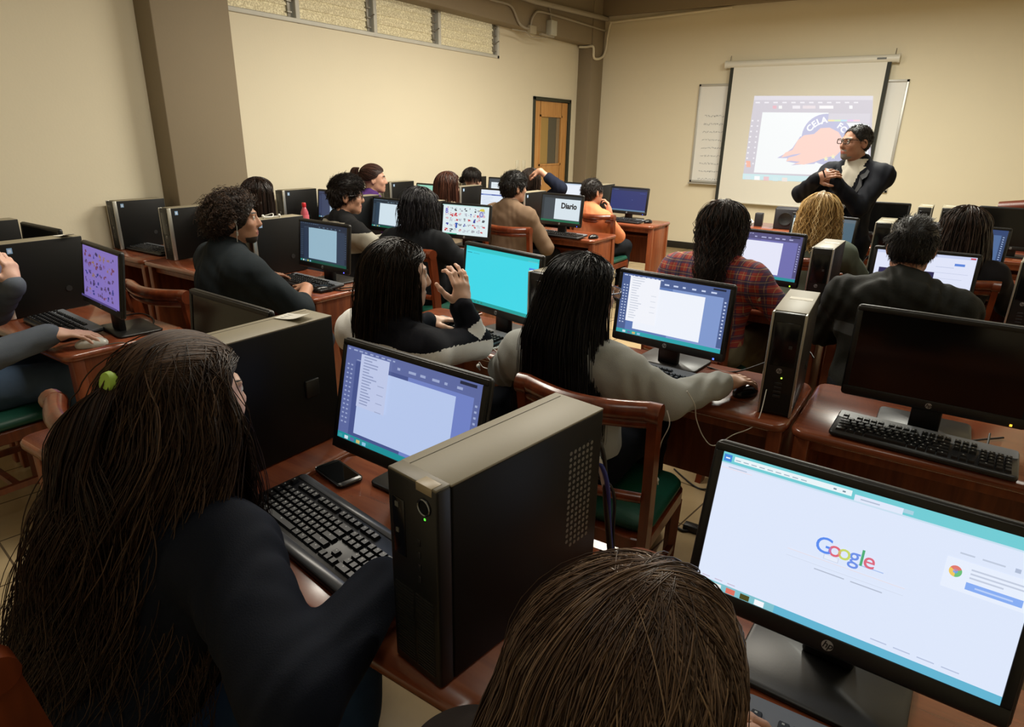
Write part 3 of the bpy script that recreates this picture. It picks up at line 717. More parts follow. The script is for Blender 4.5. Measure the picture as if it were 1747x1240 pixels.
p = Vector(onb(939, 49)); fx = MB().box((PX-.003, p.y-.07, p.z-.08), (PX+.08, p.y+.07, p.z+.09), mat('fitting_white', '#b7b6a8', .4), .006).build('wall_fitting', label='small pale fitting on the beam hanging below a vertical rod', cat='fitting')
MB().tube([onb(936, 4), (PX+.03, p.y, p.z+.09)], .008, M_PIPE, 6).build('rod', fx)
MB().box((PX, p.y-.24, p.z-.10), (PX+.04, p.y+.08, p.z-.08), M_PIPE).build('shelf_bracket', fx)
# white cable round the corner pillar and along the front wall
def onf(px, py): q = wy(px, py, YF-.032); return (q.x, q.y, q.z)
c_ = [tuple(wx(988, 80, XL+.035)), tuple(wy(1000, 80, 9.11)), tuple(wy(1012, 80, 9.11)), (PX+.03, 9.16, 2.63), (PX+.03, 9.40, 2.66), onf(1033, 86), onf(1037, 60), onf(1042, 40), onf(1052, 37), onf(1150, 25), onf(1250, 12)]
tag(MB().tube(spline(c_, 5), .018, mat('cable_white', '#d8d0b8', .5), 8).build('cable_trunking'), 'cream cable trunking bending round the corner pillar and along the front wall', 'cable trunking')
# projection screen
sy = YF-.10
def onS(px, py, y=sy): q = wy(px, py, y); return q
TL, TR, BL, BR = onS(1246, 112), onS(1522, 104), onS(1220, 341), onS(1490, 372)
xa, xb = (TL.x+BL.x)/2, TR.x; zt, zb = TR.z+.0, BL.z
scr = empty('projection_screen', ((xa+xb)/2, sy, zb), 0, 'white pull-down projection screen with black side borders showing a computer desktop', 'projection screen')
def L_(mb, name, par, **k):
    o = mb.build(name, par, **k); o.matrix_parent_inverse = par.matrix_world.inverted() if False else Matrix.Translation(-par.location); return o
fab = mat('screen_fabric', '#dedcd2', .8)
L_(MB().box((xa+.045, sy, zb), (xb-.045, sy+.004, zt), fab), 'fabric', scr)
for a_, b_ in ((xa, xa+.045), (xb-.045, xb)): L_(MB().box((a_, sy-.001, zb), (b_, sy+.005, zt), mat('screen_border', '#23261f', .7)), 'side_border', scr)
L_(MB().tube([(xa-.06, sy+.02, zt+.03), (xb+.06, sy+.02, zt+.03)], .045, mat('case_white', '#d8d6cb', .4), 14), 'screen_case', scr)
L_(MB().cyl((xa-.075, sy+.02, zt+.03), .05, .02, mat('case_white', '#d8d6cb', .4), 14, 'X').cyl((xb+.055, sy+.02, zt+.03), .05, .02, mat('case_white', '#d8d6cb', .4), 14, 'X'), 'end_cap', scr)
L_(MB().box((xb-.16, sy-.027, zt+.02), (xb-.06, sy-.022, zt+.04), mat('badge_dark', '#4a4a44', .4)), 'badge', scr)
L_(MB().tube([(xa-.04, sy+.005, zb-.01), (xb+.04, sy+.005, zb-.01)], .016, mat('case_white', '#d8d6cb', .4), 10), 'bottom_bar', scr)
for x in (xa-.02, xb+.02): L_(MB().box((x-.01, sy, zt+.03), (x+.01, YF, zt+.05), M_ALU).tube([(x, sy+.03, zt+.05), (x, sy+.05, zt+.14)], .005, M_ALU, 6), 'hanger', scr)
# the projected picture (projector light painted as glowing patches over the fabric)
def crop(x, y): return (1180+x/4.592, 100+y/4.592)
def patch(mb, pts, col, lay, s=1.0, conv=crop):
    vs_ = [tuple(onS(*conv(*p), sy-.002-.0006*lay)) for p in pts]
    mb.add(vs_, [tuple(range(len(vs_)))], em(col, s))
pj = MB()
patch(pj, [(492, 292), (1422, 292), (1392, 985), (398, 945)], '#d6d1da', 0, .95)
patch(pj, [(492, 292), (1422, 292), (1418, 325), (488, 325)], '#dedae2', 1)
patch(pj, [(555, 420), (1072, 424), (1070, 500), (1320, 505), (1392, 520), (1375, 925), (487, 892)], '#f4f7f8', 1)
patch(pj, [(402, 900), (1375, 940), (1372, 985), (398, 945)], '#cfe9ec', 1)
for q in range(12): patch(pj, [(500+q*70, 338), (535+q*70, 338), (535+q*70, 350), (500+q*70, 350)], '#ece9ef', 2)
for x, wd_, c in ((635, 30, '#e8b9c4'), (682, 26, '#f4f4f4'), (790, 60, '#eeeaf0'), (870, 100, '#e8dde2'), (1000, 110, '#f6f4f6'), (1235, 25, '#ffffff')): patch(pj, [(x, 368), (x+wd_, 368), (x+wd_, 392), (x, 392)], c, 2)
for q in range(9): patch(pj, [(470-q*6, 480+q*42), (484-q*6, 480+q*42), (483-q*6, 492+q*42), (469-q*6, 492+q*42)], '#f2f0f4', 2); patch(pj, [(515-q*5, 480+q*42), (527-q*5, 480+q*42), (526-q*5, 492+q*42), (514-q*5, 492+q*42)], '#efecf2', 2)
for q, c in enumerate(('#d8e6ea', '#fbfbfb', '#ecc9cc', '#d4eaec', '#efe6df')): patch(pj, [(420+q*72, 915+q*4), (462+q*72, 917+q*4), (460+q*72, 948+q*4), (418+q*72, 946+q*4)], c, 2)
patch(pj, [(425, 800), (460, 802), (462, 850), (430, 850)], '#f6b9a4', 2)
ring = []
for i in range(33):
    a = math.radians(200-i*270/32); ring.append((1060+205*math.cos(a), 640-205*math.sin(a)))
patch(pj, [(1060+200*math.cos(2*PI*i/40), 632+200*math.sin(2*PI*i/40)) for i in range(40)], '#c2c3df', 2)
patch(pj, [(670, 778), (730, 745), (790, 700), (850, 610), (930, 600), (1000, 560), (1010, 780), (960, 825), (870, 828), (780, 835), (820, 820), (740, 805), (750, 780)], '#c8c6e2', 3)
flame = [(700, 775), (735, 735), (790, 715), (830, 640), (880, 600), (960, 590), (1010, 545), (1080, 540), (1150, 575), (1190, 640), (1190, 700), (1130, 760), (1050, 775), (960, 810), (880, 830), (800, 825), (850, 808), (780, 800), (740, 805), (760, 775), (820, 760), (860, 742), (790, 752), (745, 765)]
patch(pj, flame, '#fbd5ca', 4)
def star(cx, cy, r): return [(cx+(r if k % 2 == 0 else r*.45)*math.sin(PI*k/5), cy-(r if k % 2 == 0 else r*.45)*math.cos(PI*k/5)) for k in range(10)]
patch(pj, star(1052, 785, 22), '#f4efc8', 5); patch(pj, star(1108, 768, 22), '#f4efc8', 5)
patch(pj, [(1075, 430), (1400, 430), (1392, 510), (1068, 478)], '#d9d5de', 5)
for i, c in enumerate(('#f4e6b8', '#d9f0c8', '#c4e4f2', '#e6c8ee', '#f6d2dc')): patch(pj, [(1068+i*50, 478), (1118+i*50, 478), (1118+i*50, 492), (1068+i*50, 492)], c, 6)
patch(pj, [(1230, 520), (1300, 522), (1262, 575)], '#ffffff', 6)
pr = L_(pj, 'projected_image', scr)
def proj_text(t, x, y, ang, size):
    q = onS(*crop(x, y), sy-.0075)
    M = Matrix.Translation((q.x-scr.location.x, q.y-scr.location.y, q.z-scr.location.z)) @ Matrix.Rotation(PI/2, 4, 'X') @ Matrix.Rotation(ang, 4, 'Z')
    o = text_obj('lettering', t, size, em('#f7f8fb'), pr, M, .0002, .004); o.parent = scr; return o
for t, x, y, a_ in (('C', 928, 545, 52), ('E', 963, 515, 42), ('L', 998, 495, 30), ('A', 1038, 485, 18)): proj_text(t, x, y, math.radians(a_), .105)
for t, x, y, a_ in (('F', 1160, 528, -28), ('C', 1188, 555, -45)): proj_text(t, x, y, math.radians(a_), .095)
# whiteboard behind the screen
W1, W2 = wy(1176, 310, YF-.02), wy(1553, 135, YF-.02)
wbx = empty('whiteboard', ((W1.x+W2.x)/2, YF-.02, W1.z), 0, 'long whiteboard with grey frame behind the projection screen', 'whiteboard')
L_(MB().box((W1.x, YF-.02, W1.z), (W2.x, YF, W2.z), mat('whiteboard_face', '#e3e3df', .2)), 'writing_surface', wbx)
mb = MB()
for a, b in (((W1.x, W1.z), (W2.x, W1.z+.03)), ((W1.x, W2.z-.03), (W2.x, W2.z)), ((W1.x, W1.z), (W1.x+.03, W2.z)), ((W2.x-.03, W1.z), (W2.x, W2.z))): mb.box((a[0], YF-.03, a[1]), (b[0], YF-.018, b[1]), mat('board_frame', '#b9b8b2', .35, metal=.3), .003)
L_(mb, 'frame', wbx)
L_(MB().box((W1.x, YF-.09, W1.z-.02), (W2.x-.5, YF-.02, W1.z-.005), mat('board_frame', '#b9b8b2', .35, metal=.3), .003), 'pen_tray', wbx)
mb = MB(); rng_ = random.Random(5)
for r_, z in enumerate([1.86-.105*i for i in range(9)]):
    x = W1.x+.12
    while x < W1.x+.42:
        w_ = rng_.uniform(.015, .045); pts = [(x+w_*k/5, YF-.0215, z+rng_.uniform(-.014, .014)) for k in range(6)]
        mb.tube(pts, .0022, mat('marker_ink', '#8d8f95', .6), 4); x += w_+.012
L_(mb, 'marker_writing', wbx)
# ---------------------------------------------------------------- desks
def desk(x0, x1, y0, y1, label, group='mahogany computer desks in rows', side='both', hgt=.75):
    cx, cy = (x0+x1)/2, (y0+y1)/2; hw, hd = (x1-x0)/2, (y1-y0)/2
    r = empty('computer_desk', (cx, cy, 0), 0, label, 'desk', group)
    MB().prism(rrect(-hw, -hd, hw, hd, .045, 5), hgt-.028, hgt, M_DESK, bev=.007, smooth=True).build('tabletop', r)
    for s in (-1, 1):
        x = s*(hw-.035)
        MB().box((x-.012, -hd+.05, .10), (x+.012, hd-.05, hgt-.028), M_SIDE, .003).build('side_panel', r)
        for q in (-1, 1):
            y = q*(hd-.05); MB().box((x-.022, y-.022, 0), (x+.022, y+.022, hgt-.028), M_SIDE, .004).build('leg', r)
    MB().box((-hw+.05, hd-.075, .30), (hw-.05, hd-.06, hgt-.03), M_SIDE, .002).build('back_panel', r)
    MB().box((-hw+.047, .02, .595), (hw-.047, hd-.08, .612), M_SIDE, .002).build('shelf', r)
    MB().box((-hw+.05, -hd+.055, hgt-.075), (hw-.05, -hd+.07, hgt-.03), M_SIDE, .002).build('apron', r)
    return r
D = [
 (-2.06, -1.24, .58, 1.14, 'desk under the switched-off monitor, left of the dark-haired woman in front'),
 (-1.23, -.45, .58, 1.08, 'nearest desk, holding the black keyboard and the big black tower'),
 (-.44, .58, .60, 1.14, 'desk under the monitor showing the search page, bottom right'),
 (-2.06, -1.245, 1.955, 2.42, 'desk of the woman in the white and black sweater'),
 (-1.235, -.29, 1.955, 2.41, 'desk of the long-haired woman in the grey shirt'),
 (-.28, .70, 1.955, 2.45, 'desk under the big dark monitor at the right'),
 (-1.36, -.42, 3.35, 3.86, 'desk of the woman in the plaid shirt'),
 (-.40, .52, 3.37, 3.88, 'desk in front of the man in the dark hooded jacket'),
 (.54, 1.40, 3.37, 3.88, 'desk at the right edge beside the dark tower'),
 (-1.30, -.42, 4.72, 5.20, 'desk of the blonde woman'),
 (-.40, .46, 4.72, 5.20, 'desk of the brown-haired woman at the right'),
 (.48, 1.35, 4.72, 5.20, 'desk at the far right of the third row'),
 (-1.02, -.10, 6.08, 6.58, 'desk with the green-lit tower close to the front wall'),
 (-.08, .90, 6.08, 6.58, 'front desk under the wide dark monitor at the right'),
 (-2.05, -1.10, 6.62, 7.16, 'desk holding two black speakers below the projection screen'),
 (-3.56, -2.68, .97, 1.46, 'desk of the person in the grey hooded sweatshirt'),
 (-4.46, -3.58, .97, 1.46, 'desk at the left edge behind the purple screen'),
 (-3.42, -2.66, 2.13, 2.64, 'desk of the curly-haired man'),
 (-4.34, -3.44, 2.13, 2.64, 'empty desk with a tower left of the curly-haired man'),
 (-4.98, -4.36, 2.13, 2.64, 'desk against the left wall holding a keyboard'),
 (-3.44, -2.60, 3.50, 3.98, 'desk of the black-haired woman with the logo sheet screen'),
 (-4.08, -3.46, 3.50, 3.98, 'desk of the young man with glasses'),
 (-4.96, -4.10, 3.50, 3.98, 'desk of the straight-haired woman beside the pillar'),
 (-3.34, -2.44, 4.86, 5.34, 'desk in front of the man in the brown jacket'),
 (-4.14, -3.36, 4.86, 5.34, 'desk of the woman with reddish brown hair'),
 (-4.97, -4.16, 4.86, 5.34, 'desk of the ponytailed woman in purple'),
 (-3.26, -2.40, 6.05, 6.55, 'desk of the person in the orange shirt'),
 (-4.10, -3.28, 6.05, 6.55, 'desk of the person with an arm over the head'),
 (-4.95, -4.12, 6.05, 6.55, 'desk in the far left corner near the door'),
]
for d in D: desk(*d)
TZ = .75
# ---------------------------------------------------------------- chairs
def make_chair():
    r = empty('wooden_chair')
    MB().prism(rrect(-.20, -.17, .20, .21, .06, 5), .435, .475, M_GREEN, bev=.014, smooth=True).build('seat_cushion', r)
    MB().prism(rrect(-.205, -.195, .205, .215, .05, 4), .385, .435, M_CHAIR, bev=.004).build('seat_frame', r)
    for s in (-1, 1):
        MB().tube([(s*.175, .18, 0), (s*.18, .185, .39)], [.019, .024], M_CHAIR, 4).build('leg', r)
        pts = spline([(s*.185, -.26, 0), (s*.19, -.20, .20), (s*.195, -.19, .42), (s*.20, -.205, .65), (s*.205, -.235, .87)], 5)
        mb = MB()
        for i in range(len(pts)-1):
            a, b = pts[i], pts[i+1]
            mb.add([(a.x+u*.014, a.y+v*.024, a.z) for u, v in ((-1, -1), (1, -1), (1, 1), (-1, 1))]+[(b.x+u*.014, b.y+v*.024, b.z) for u, v in ((-1, -1), (1, -1), (1, 1), (-1, 1))],
                   [(0, 1, 5, 4), (1, 2, 6, 5), (2, 3, 7, 6), (3, 0, 4, 7)]+([(3, 2, 1, 0)] if i == 0 else [])+([(4, 5, 6, 7)] if i == len(pts)-2 else []), M_CHAIR)
        mb.build('leg', r)
        MB().cyl((s*.205-.018*(1), -.237, .875), .030, .036, M_CHAIR, 14, 'X').build('rail_end', r)
        MB().box((s*.185-.010, -.19, .18), (s*.185+.010, .18, .205), M_CHAIR).build('stretcher', r)
    rail = [(x, -.237-.045*math.cos(x/.19*PI/2), .878-.004*math.cos(x/.19*PI/2)) for x in np.linspace(-.19, .19, 15)]
    MB().tube(rail, .027, M_CHAIR, 10).tube([(x, y+.004, z-.035) for x, y, z in rail], .018, M_CHAIR, 10).build('top_rail', r)
    low = [(x, -.225-.03*math.cos(x/.19*PI/2), .60) for x in np.linspace(-.185, .185, 9)]
    MB().tube(low, .016, M_CHAIR, 8).build('lower_rail', r)
    MB().box((-.18, -.012, .18), (.18, .012, .203), M_CHAIR).build('stretcher', r)
    return r
chair0 = make_chair(); _first = [True]
def chair(x, y, rz, label, group='wooden chairs with green seats'):
    o = chair0 if _first[0] else copy_tree(chair0); _first[0] = False
    o.location = (x, y, 0); o.rotation_euler = (0, 0, math.radians(rz)); tag(o, label, 'chair', group); return o
chair(-.775, 1.77, 3, 'chair with curved rail behind the long-haired woman in grey')
chair(-1.63, 1.83, 0, 'chair of the woman in the white and black sweater')
chair(-1.70, .87, -4, 'empty chair left of the dark-haired woman in front')
chair(-2.96, 1.72, 5, 'chair behind the curly-haired man, rail at his back')
chair(-3.12, .80, 0, 'chair under the person in blue jeans at the left edge')
chair(-2.74, 3.26, -12, 'chair with tall post behind the black-haired woman')
chair(-2.75, 5.68, 0, 'chair of the person in the orange shirt')
chair(-2.90, 4.46, 4, 'chair behind the man in the brown jacket')
chair(-.92, 3.10, -6, 'chair of the woman in the plaid shirt')
chair(-1.15, .43, -4, 'chair under the dark-haired woman in the foreground')
chair(-.17, .34, -10, 'chair under the light-brown-haired person at the bottom')
chair(.04, 3.10, 0, 'chair under the man in the hooded jacket')
chair(-.80, 4.50, 0, 'chair of the blonde woman')
chair(.06, 4.38, 0, 'chair of the brown-haired woman at the right')
chair(-3.62, 3.10, 0, 'chair of the young man with glasses')
chair(-4.15, 3.02, 0, 'chair of the straight-haired woman by the pillar')
chair(-4.45, 4.38, 0, 'chair of the ponytailed woman in purple')
chair(-3.70, 4.46, 0, 'chair of the woman with reddish brown hair')
chair(-4.35, 5.72, 0, 'chair of the short-haired person in the far row')
chair(-3.60, 5.62, 0, 'chair of the person with one arm overhead')
ch = empty('office_armchair', (.52, 6.95, 0), math.radians(160), 'reddish brown leather armchair back behind the far right desks', 'chair')
M_LEATH = mat('brown_leather', '#5c2a1c', .35, bump=.2, bscale=120)
MB().box((-.26, -.25, .42), (.26, .27, .52), M_LEATH, .04).build('seat', ch)
MB().box((-.27, -.30, .50), (.27, -.20, 1.05), M_LEATH, .045).tube([(-.30, -.27, 1.04), (0, -.31, 1.09), (.30, -.27, 1.04)], .05, M_LEATH, 12).build('backrest', ch)
MB().cyl((0, 0, .06), .03, .36, M_BLACK, 12).build('gas_column', ch)
for k in range(5):
    a = 2*PI*k/5; MB().tube([(0, 0, .10), (.28*math.cos(a), .28*math.sin(a), .035)], [.025, .018], M_BLACK, 8).build('base_arm', ch)

# ---------------------------------------------------------------- hp disc logo
M_LOGO = mat('logo_silver', '#b4b6b8', .35, metal=.4)
def disc_logo(parent, M, r):
    mb = MB(); n = 28
    ring = [(r*math.cos(2*PI*i/n), r*math.sin(2*PI*i/n), .0008) for i in range(n)]
    mb.add(ring+[(x, y, 0) for x, y, z in ring], [tuple(range(n))]+[(i, (i+1) % n, n+(i+1) % n, n+i)[::-1] for i in range(n)], M_LOGO, False, M)
    o = mb.build('logo', parent)
    text_obj('logo_letters', 'hp', r*1.75, mat('logo_dark', '#1b1c1e', .4), o, M @ Matrix.Translation((0, r*.08, .0012)), .0003, r*.03, .3)
    return o
VERT = Matrix.Rotation(PI/2, 4, 'X')      # xy drawing -> upright, facing the seat side
# ---------------------------------------------------------------- towers
def tower_hp(x, y, rz, label, group='slim silver-edged computer towers', led=None, z=TZ, sticker='side'):
    r = empty('computer_tower', (x, y, z), math.radians(rz), label, 'computer', group); w_, d, h = .050, .36, .336
    MB().box((-w_, .02, .004), (w_, d, h-.002), M_CASE, .002).build('case', r)
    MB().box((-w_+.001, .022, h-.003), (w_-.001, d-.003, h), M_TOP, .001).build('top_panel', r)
    MB().box((-w_+.006, 0, .004), (w_-.006, .022, h-.002), M_BLACK, .004).build('front_bezel', r)
    for s in (-1, 1): MB().box((s*w_-(.007 if s > 0 else 0), -.004, .002), (s*w_+(0 if s > 0 else .007), .022, h), M_SILVER, .002).build('silver_trim', r)
    MB().box((-.036, -.0025, .165), (.036, .002, h-.03), mat('drive_gloss', '#0b0b0c', .18), .002).box((.012, -.004, .225), (.022, .0, .235), mat('drive_gloss', '#3a3a3c', .3)).build('optical_drive', r)
    mb = MB()
    for k in range(16): mb.box((-.038, -.0012, .012+k*.0042), (.038, .001, .0135+k*.0042), mat('grille', '#050505', .7))
    mb.build('grille', r)
    disc_logo(r, Matrix.Translation((-.004, -.0012, .150)) @ VERT, .0085)
    mb = MB()
    for k in range(4): mb.box((-.012, -.0022, .062+k*.014), (.010, .0, .070+k*.014), mat('usb_port', '#232427', .35), .0008)
    mb.build('usb_ports', r)
    if led: MB().box((.004, -.003, .126), (.008, -.001, .130), em(led, 2.2)).build('power_light', r)
    if sticker == 'side': MB().box((w_, .045, h-.045), (w_+.0006, .066, h-.020), mat('blue_sticker', '#86a9cf', .4)).box((w_+.0005, .049, h-.040), (w_+.0009, .061, h-.026), mat('pale_sticker', '#c6d6ea', .4)).build('sticker', r)
    if sticker == 'top': MB().box((-.03, .20, h), (.04, .235, h+.0008), mat('paper_label', '#cfcabb', .6)).build('sticker', r)
    MB().cyl((w_, d-.10, .10), .014, .002, mat('vent_dark', '#080808', .6), 14, 'X').build('side_latch', r)
    return r
towers = [
 (-.345, 2.03, 4, 'tower with silver edges beside the grey-sleeved hand, cable plugged into its front', '#c8ff50', 'top'),
 (-.485, 3.43, 0, 'silver-edged tower standing right of the plaid-shirt woman', None, 'top'),
 (-.35, 4.80, 0, 'silver-edged tower right of the blonde woman', None, 'top'),
 (-.19, 6.21, 0, 'small-looking tower with a bright green light before the front wall', '#70ff40', 'top'),
 (-.03, 6.28, 0, 'tower mostly hidden behind the brown-haired woman at the right', None, 'top'),
 (.345, 3.62, -6, 'tower cut by the right edge of the picture', None, 'top'),
 (-1.252, 2.06, -4, 'tower between the teal screen and the woman in grey', None, 'side'),
 (-4.90, 2.26, 0, 'black tower against the left wall behind a keyboard', None, 'side'),
 (-4.235, 2.27, 2, 'black tower between the wall desk and the curly-haired man', None, 'side'),
 (-3.345, 2.26, 0, 'black tower behind the curly-haired man\'s face with white earphones on top', None, 'side'),
 (-3.45, 1.06, 3, 'black tower left of the purple screen, white paper on top', None, 'side'),
 (-4.33, 1.12, 0, 'black tower at the left edge behind the paper-topped one', None, 'side'),
 (-4.84, 3.62, 0, 'black tower behind the red-capped bottle, pale edge strip', None, 'side'),
 (-3.995, 3.56, 0, 'black tower left of the white canvas screen of the young man with glasses', None, 'side'),
 (-3.325, 3.60, 0, 'black tower left of the logo sheet screen', None, 'side'),
 (-4.90, 4.98, 0, 'black tower right of the ponytailed woman in purple', None, 'side'),
 (-4.05, 5.06, 0, 'black tower between the reddish-haired woman and the blue-bannered page', None, 'side'),
 (-3.24, 4.95, -2, 'dark tower left of the screen reading Diario', None, 'side'),
 (-4.86, 6.24, 0, 'farthest black tower in the left corner row', None, 'side'),
 (-3.17, 6.30, 0, 'dark tower behind the head of the person in orange', None, 'side'),
]
for x, y, rz, lab, led, st in towers: tower_hp(x, y, rz, lab, led=led, sticker=st)
def tower_desk(x, y, rz, label, light=True, vents=True, paper=False):
    r = empty('computer_tower', (x, y, TZ), math.radians(rz), label, 'computer', 'broad black computer towers'); w_, d, h = .056, .41, .358
    MB().box((-w_, .03, .004), (w_, d, h-.003), M_CASE, .003).build('case', r)
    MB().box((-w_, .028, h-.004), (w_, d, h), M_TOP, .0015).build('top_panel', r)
    MB().box((-w_+.018, .03, h), (-w_+.0195, d-.01, h+.0006), mat('seam', '#5c5648', .6)).build('top_seam', r)
    MB().box((-w_, 0, .002), (w_, .03, h), M_BLACK, .005).build('front_bezel', r)
    MB().box((-w_+.002, .001, h-.004), (w_-.002, .03, h+.001), mat('lip', '#6f6857', .45), .002).build('bezel_lip', r)
    MB().box((.012, -.0006, h-.012), (.046, .02, h+.0016), mat('lip_label', '#a4957a', .4), .0006).build('bezel_label', r)
    mb = MB(); n = 24
    prof = [(.0125*math.cos(2*PI*i/n)+.030, -.002, .0125*math.sin(2*PI*i/n)+h-.034) for i in range(n)]
    mb.tube(prof+[prof[0]], .0018, mat('chrome_ring', '#8b9096', .2, metal=.9), 6).cyl((.030, -.0015, h-.034), .010, .004, mat('button', '#24282c', .25, metal=.5), 18, 'Y').build('power_button', r)
    if light: MB().box((.0285, -.001, h-.056), (.0315, .001, h-.053), em('#4fd838', 2)).build('power_light', r)
    MB().box((-.044, -.0015, .215), (-.016, .001, .315), mat('drive_gloss', '#101012', .2), .001).box((-.036, -.003, .30), (-.028, 0, .308), mat('tiny_grey', '#6a6a66', .4)).box((-.036, -.003, .255), (-.030, 0, .262), mat('tiny_grey', '#6a6a66', .4)).build('optical_drive', r)
    mb = MB()
    for k in range(4): mb.box((.012, -.0015, .185+k*.022), (.018, .0, .197+k*.022), mat('usb_port', '#232427', .35), .0008)
    mb.build('usb_ports', r)
    mb = MB()
    for k in range(26):
        mb.box((-.046, -.0012, .02+k*.0055), (-.003, .001, .0225+k*.0055), mat('grille_edge', '#2a2a2a', .4)).box((.003, -.0012, .02+k*.0055), (.044, .001, .0225+k*.0055), mat('grille_edge', '#2a2a2a', .4))
    mb.build('grille', r)
    if vents:
        mb = MB(); rg = random.Random(3)
        for i in range(6):
            for k in range(17):
                if (i, k) == (0, 0): continue
                y_ = .315+i*.0125; z_ = .105+k*.0122; mb.cyl((w_-.0002, y_, z_), .0042, .0008, mat('vent_light', '#6d6a60', .5), 6, 'X')
        mb.build('side_vents', r)
        for z_ in (.27,): MB().box((w_, .365, .305), (w_+.001, .375, .309), mat('vent_dark', '#080808', .6)).build('side_label', r)
    else: MB().box((w_-.001, .30, .15), (w_+.006, .345, .20), M_BLACK, .006).build('side_handle', r)
    return r
tower_desk(-.572, .602, -8, 'large black tower in the foreground, beige-grey top and lit round power button')
tower_desk(-1.395, .72, 0, 'black tower behind the foreground woman\'s head with a white note on top', False, False)

# ---------------------------------------------------------------- monitors
def monitor(x, y, rz, label, ui=None, tilt=6, w_=.46, zc=None, led='#4060ff', bez=.0175, group='black widescreen monitors', logo=True, name='monitor', zb=TZ, bf=-.012):
    """x, y: centre of the display panel"""
    r = empty(name, (x, y, zb), math.radians(rz), label, 'monitor', group)
    h = w_*.61; zc = (zc or .965)-zb; T = Matrix.Translation((0, 0, zc)) @ Matrix.Rotation(math.radians(-tilt), 4, 'X')
    hw, hh = w_/2, h/2; bb = .032
    O = [(a, b) for a, b in rrect(-hw, -hh, hw, hh, .012, 3)]; sw0, sw1, sh0, sh1 = -hw+bez, hw-bez, -hh+bb, hh-bez
    TV = T @ VERT                                    # drawing x,y -> panel; drawing z -> towards the viewer
    mb = MB().prism(O, -.016, .0, M_BLACK, TV, bev=.003, smooth=True)
    for a, b in (((-hw+.004, sh1), (hw-.004, hh-.004)), ((-hw+.004, -hh+.004), (hw-.004, sh0)), ((-hw+.004, sh0), (sw0, sh1)), ((sw1, sh0), (hw-.004, sh1))): mb.box((a[0], a[1], -.001), (b[0], b[1], .004), M_BLACK, .0015, TV)
    mb.build('housing', r)
    MB().prism(rrect(-hw*.62, -hh*.7, hw*.62, hh*.7, .03, 4), -.042, -.015, M_BLACK, TV, bev=.008, smooth=True).build('back_cover', r)
    sc_ = MB(); sc_.box((sw0, sh0, .0), (sw1, sh1, .0012), M_OFF if ui is None else em(ui[0][4], ui[0][5] if len(ui[0]) > 5 else 1), 0, TV)
    for i, u in enumerate((ui or [])[1:]):
        if isinstance(u[0], str): continue
        x0, y0, x1, y1, c = u[:5]; s_ = u[5] if len(u) > 5 else 1
        X = lambda a: sw0+(sw1-sw0)*a; Y = lambda b: sh0+(sh1-sh0)*b; zz = .0016+.00006*i
        sc_.add([(X(x0), Y(y0), zz), (X(x1), Y(y0), zz), (X(x1), Y(y1), zz), (X(x0), Y(y1), zz)], [(0, 1, 2, 3)], em(c, s_), False, TV)
    so = sc_.build('screen', r)
    for u in (ui or [])[1:]:
        if u[0] == 'T':
            _, t, a, b, size, c, bold, sx = u; p = Matrix.Translation((sw0+(sw1-sw0)*a, sh0+(sh1-sh0)*b, .0016+.00006*len(ui)+.0006))
            text_obj('screen_text', t, size, em(c), so, TV @ p, .0001, bold, 0, sx)
        if u[0] == 'P':
            _, pts, c = u; mb = MB(); mb.add([(sw0+(sw1-sw0)*a, sh0+(sh1-sh0)*b, .0016+.00006*(len(ui)+4)) for a, b in pts], [tuple(range(len(pts)))], em(c), False, TV); mb.build('screen_shape', so)
    if logo: disc_logo(r, TV @ Matrix.Translation((0, -hh+.017, .0042)), .0085)
    if led: MB().box((hw-.040, -hh+.006, .0035), (hw-.034, -hh+.012, .0052), em(led, 2.5), 0, TV).build('power_light', r)
    yb_ = .045
    MB().box((-.040, .018, .008), (.040, .048, zc+.03), M_BLACK, .006).build('stand_neck', r)
    MB().prism(rrect(-.125, bf, .125, bf+.177, .02, 4), .0, .010, M_BLACK, bev=.003, smooth=True).build('stand_base', r)
    return r
def lines(x0, x1, y0, y1, n, c, rg, wmin=.4):
    o = []
    for k in range(n):
        y = y1-(y1-y0)*k/max(n-1, 1); o.append((x0, y-.004, x0+(x1-x0)*rg.uniform(wmin, 1), y+.004, c))
    return o
def ui_draw(bgl, bgr, page, bar, task, px0=.13, px1=.84, py0=.10, py1=.82, menu=None, tl='#9aa6cc', seed=1):
    rg = random.Random(seed)
    u = [(0, 0, 1, 1, bgl), (.5, .0, 1, 1, bgr), (0, .86, 1, 1, bar), (0, 0, .085, .86, bar), (.955, .08, 1, .86, bar), (px0, py0, px1, py1, page), (0, 0, 1, .065, task)]
    for k in range(14): u.append((.02, .80-k*.048, .035, .815-k*.048, tl)); u.append((.05, .80-k*.048, .065, .815-k*.048, tl))
    for k in range(11): u.append((.97, .78-k*.055, .985, .80-k*.055, tl))
    for k in range(9): u.append((.02+k*.045, .965, .02+k*.045+rg.uniform(.015, .035), .98, tl))
    for k in range(6): u.append((.42+k*.085, .90, .42+k*.085+rg.uniform(.02, .06), .925, tl))
    u.append((.86, .955, .97, .985, '#20263c')); u.append((.10, .875, .25, .882, tl))
    for k, c in enumerate(('#3f9aa0', '#d0dde8', '#5d6aa0', '#c9b870', '#8cc0e0')): u.append((.02+k*.05, .015, .05+k*.05, .05, c))
    if menu:
        a, b, c_, d = menu; u.append((a, b, c_, d, '#bcc6e6' if page < '#d' else '#f1f3fa'))
        for k in range(17): u.append((a+.025, d-.03-k*(d-b)*.055, a+.025+rg.uniform(.05, .12), d-.018-k*(d-b)*.055, '#8d98bd' if page < '#d' else '#c4cad8'))
        for k in range(4): u.append((c_-.07, d-.28-k*.09, c_-.02, d-.272-k*.09, '#98a2c4' if page < '#d' else '#cdd2de'))
    return u
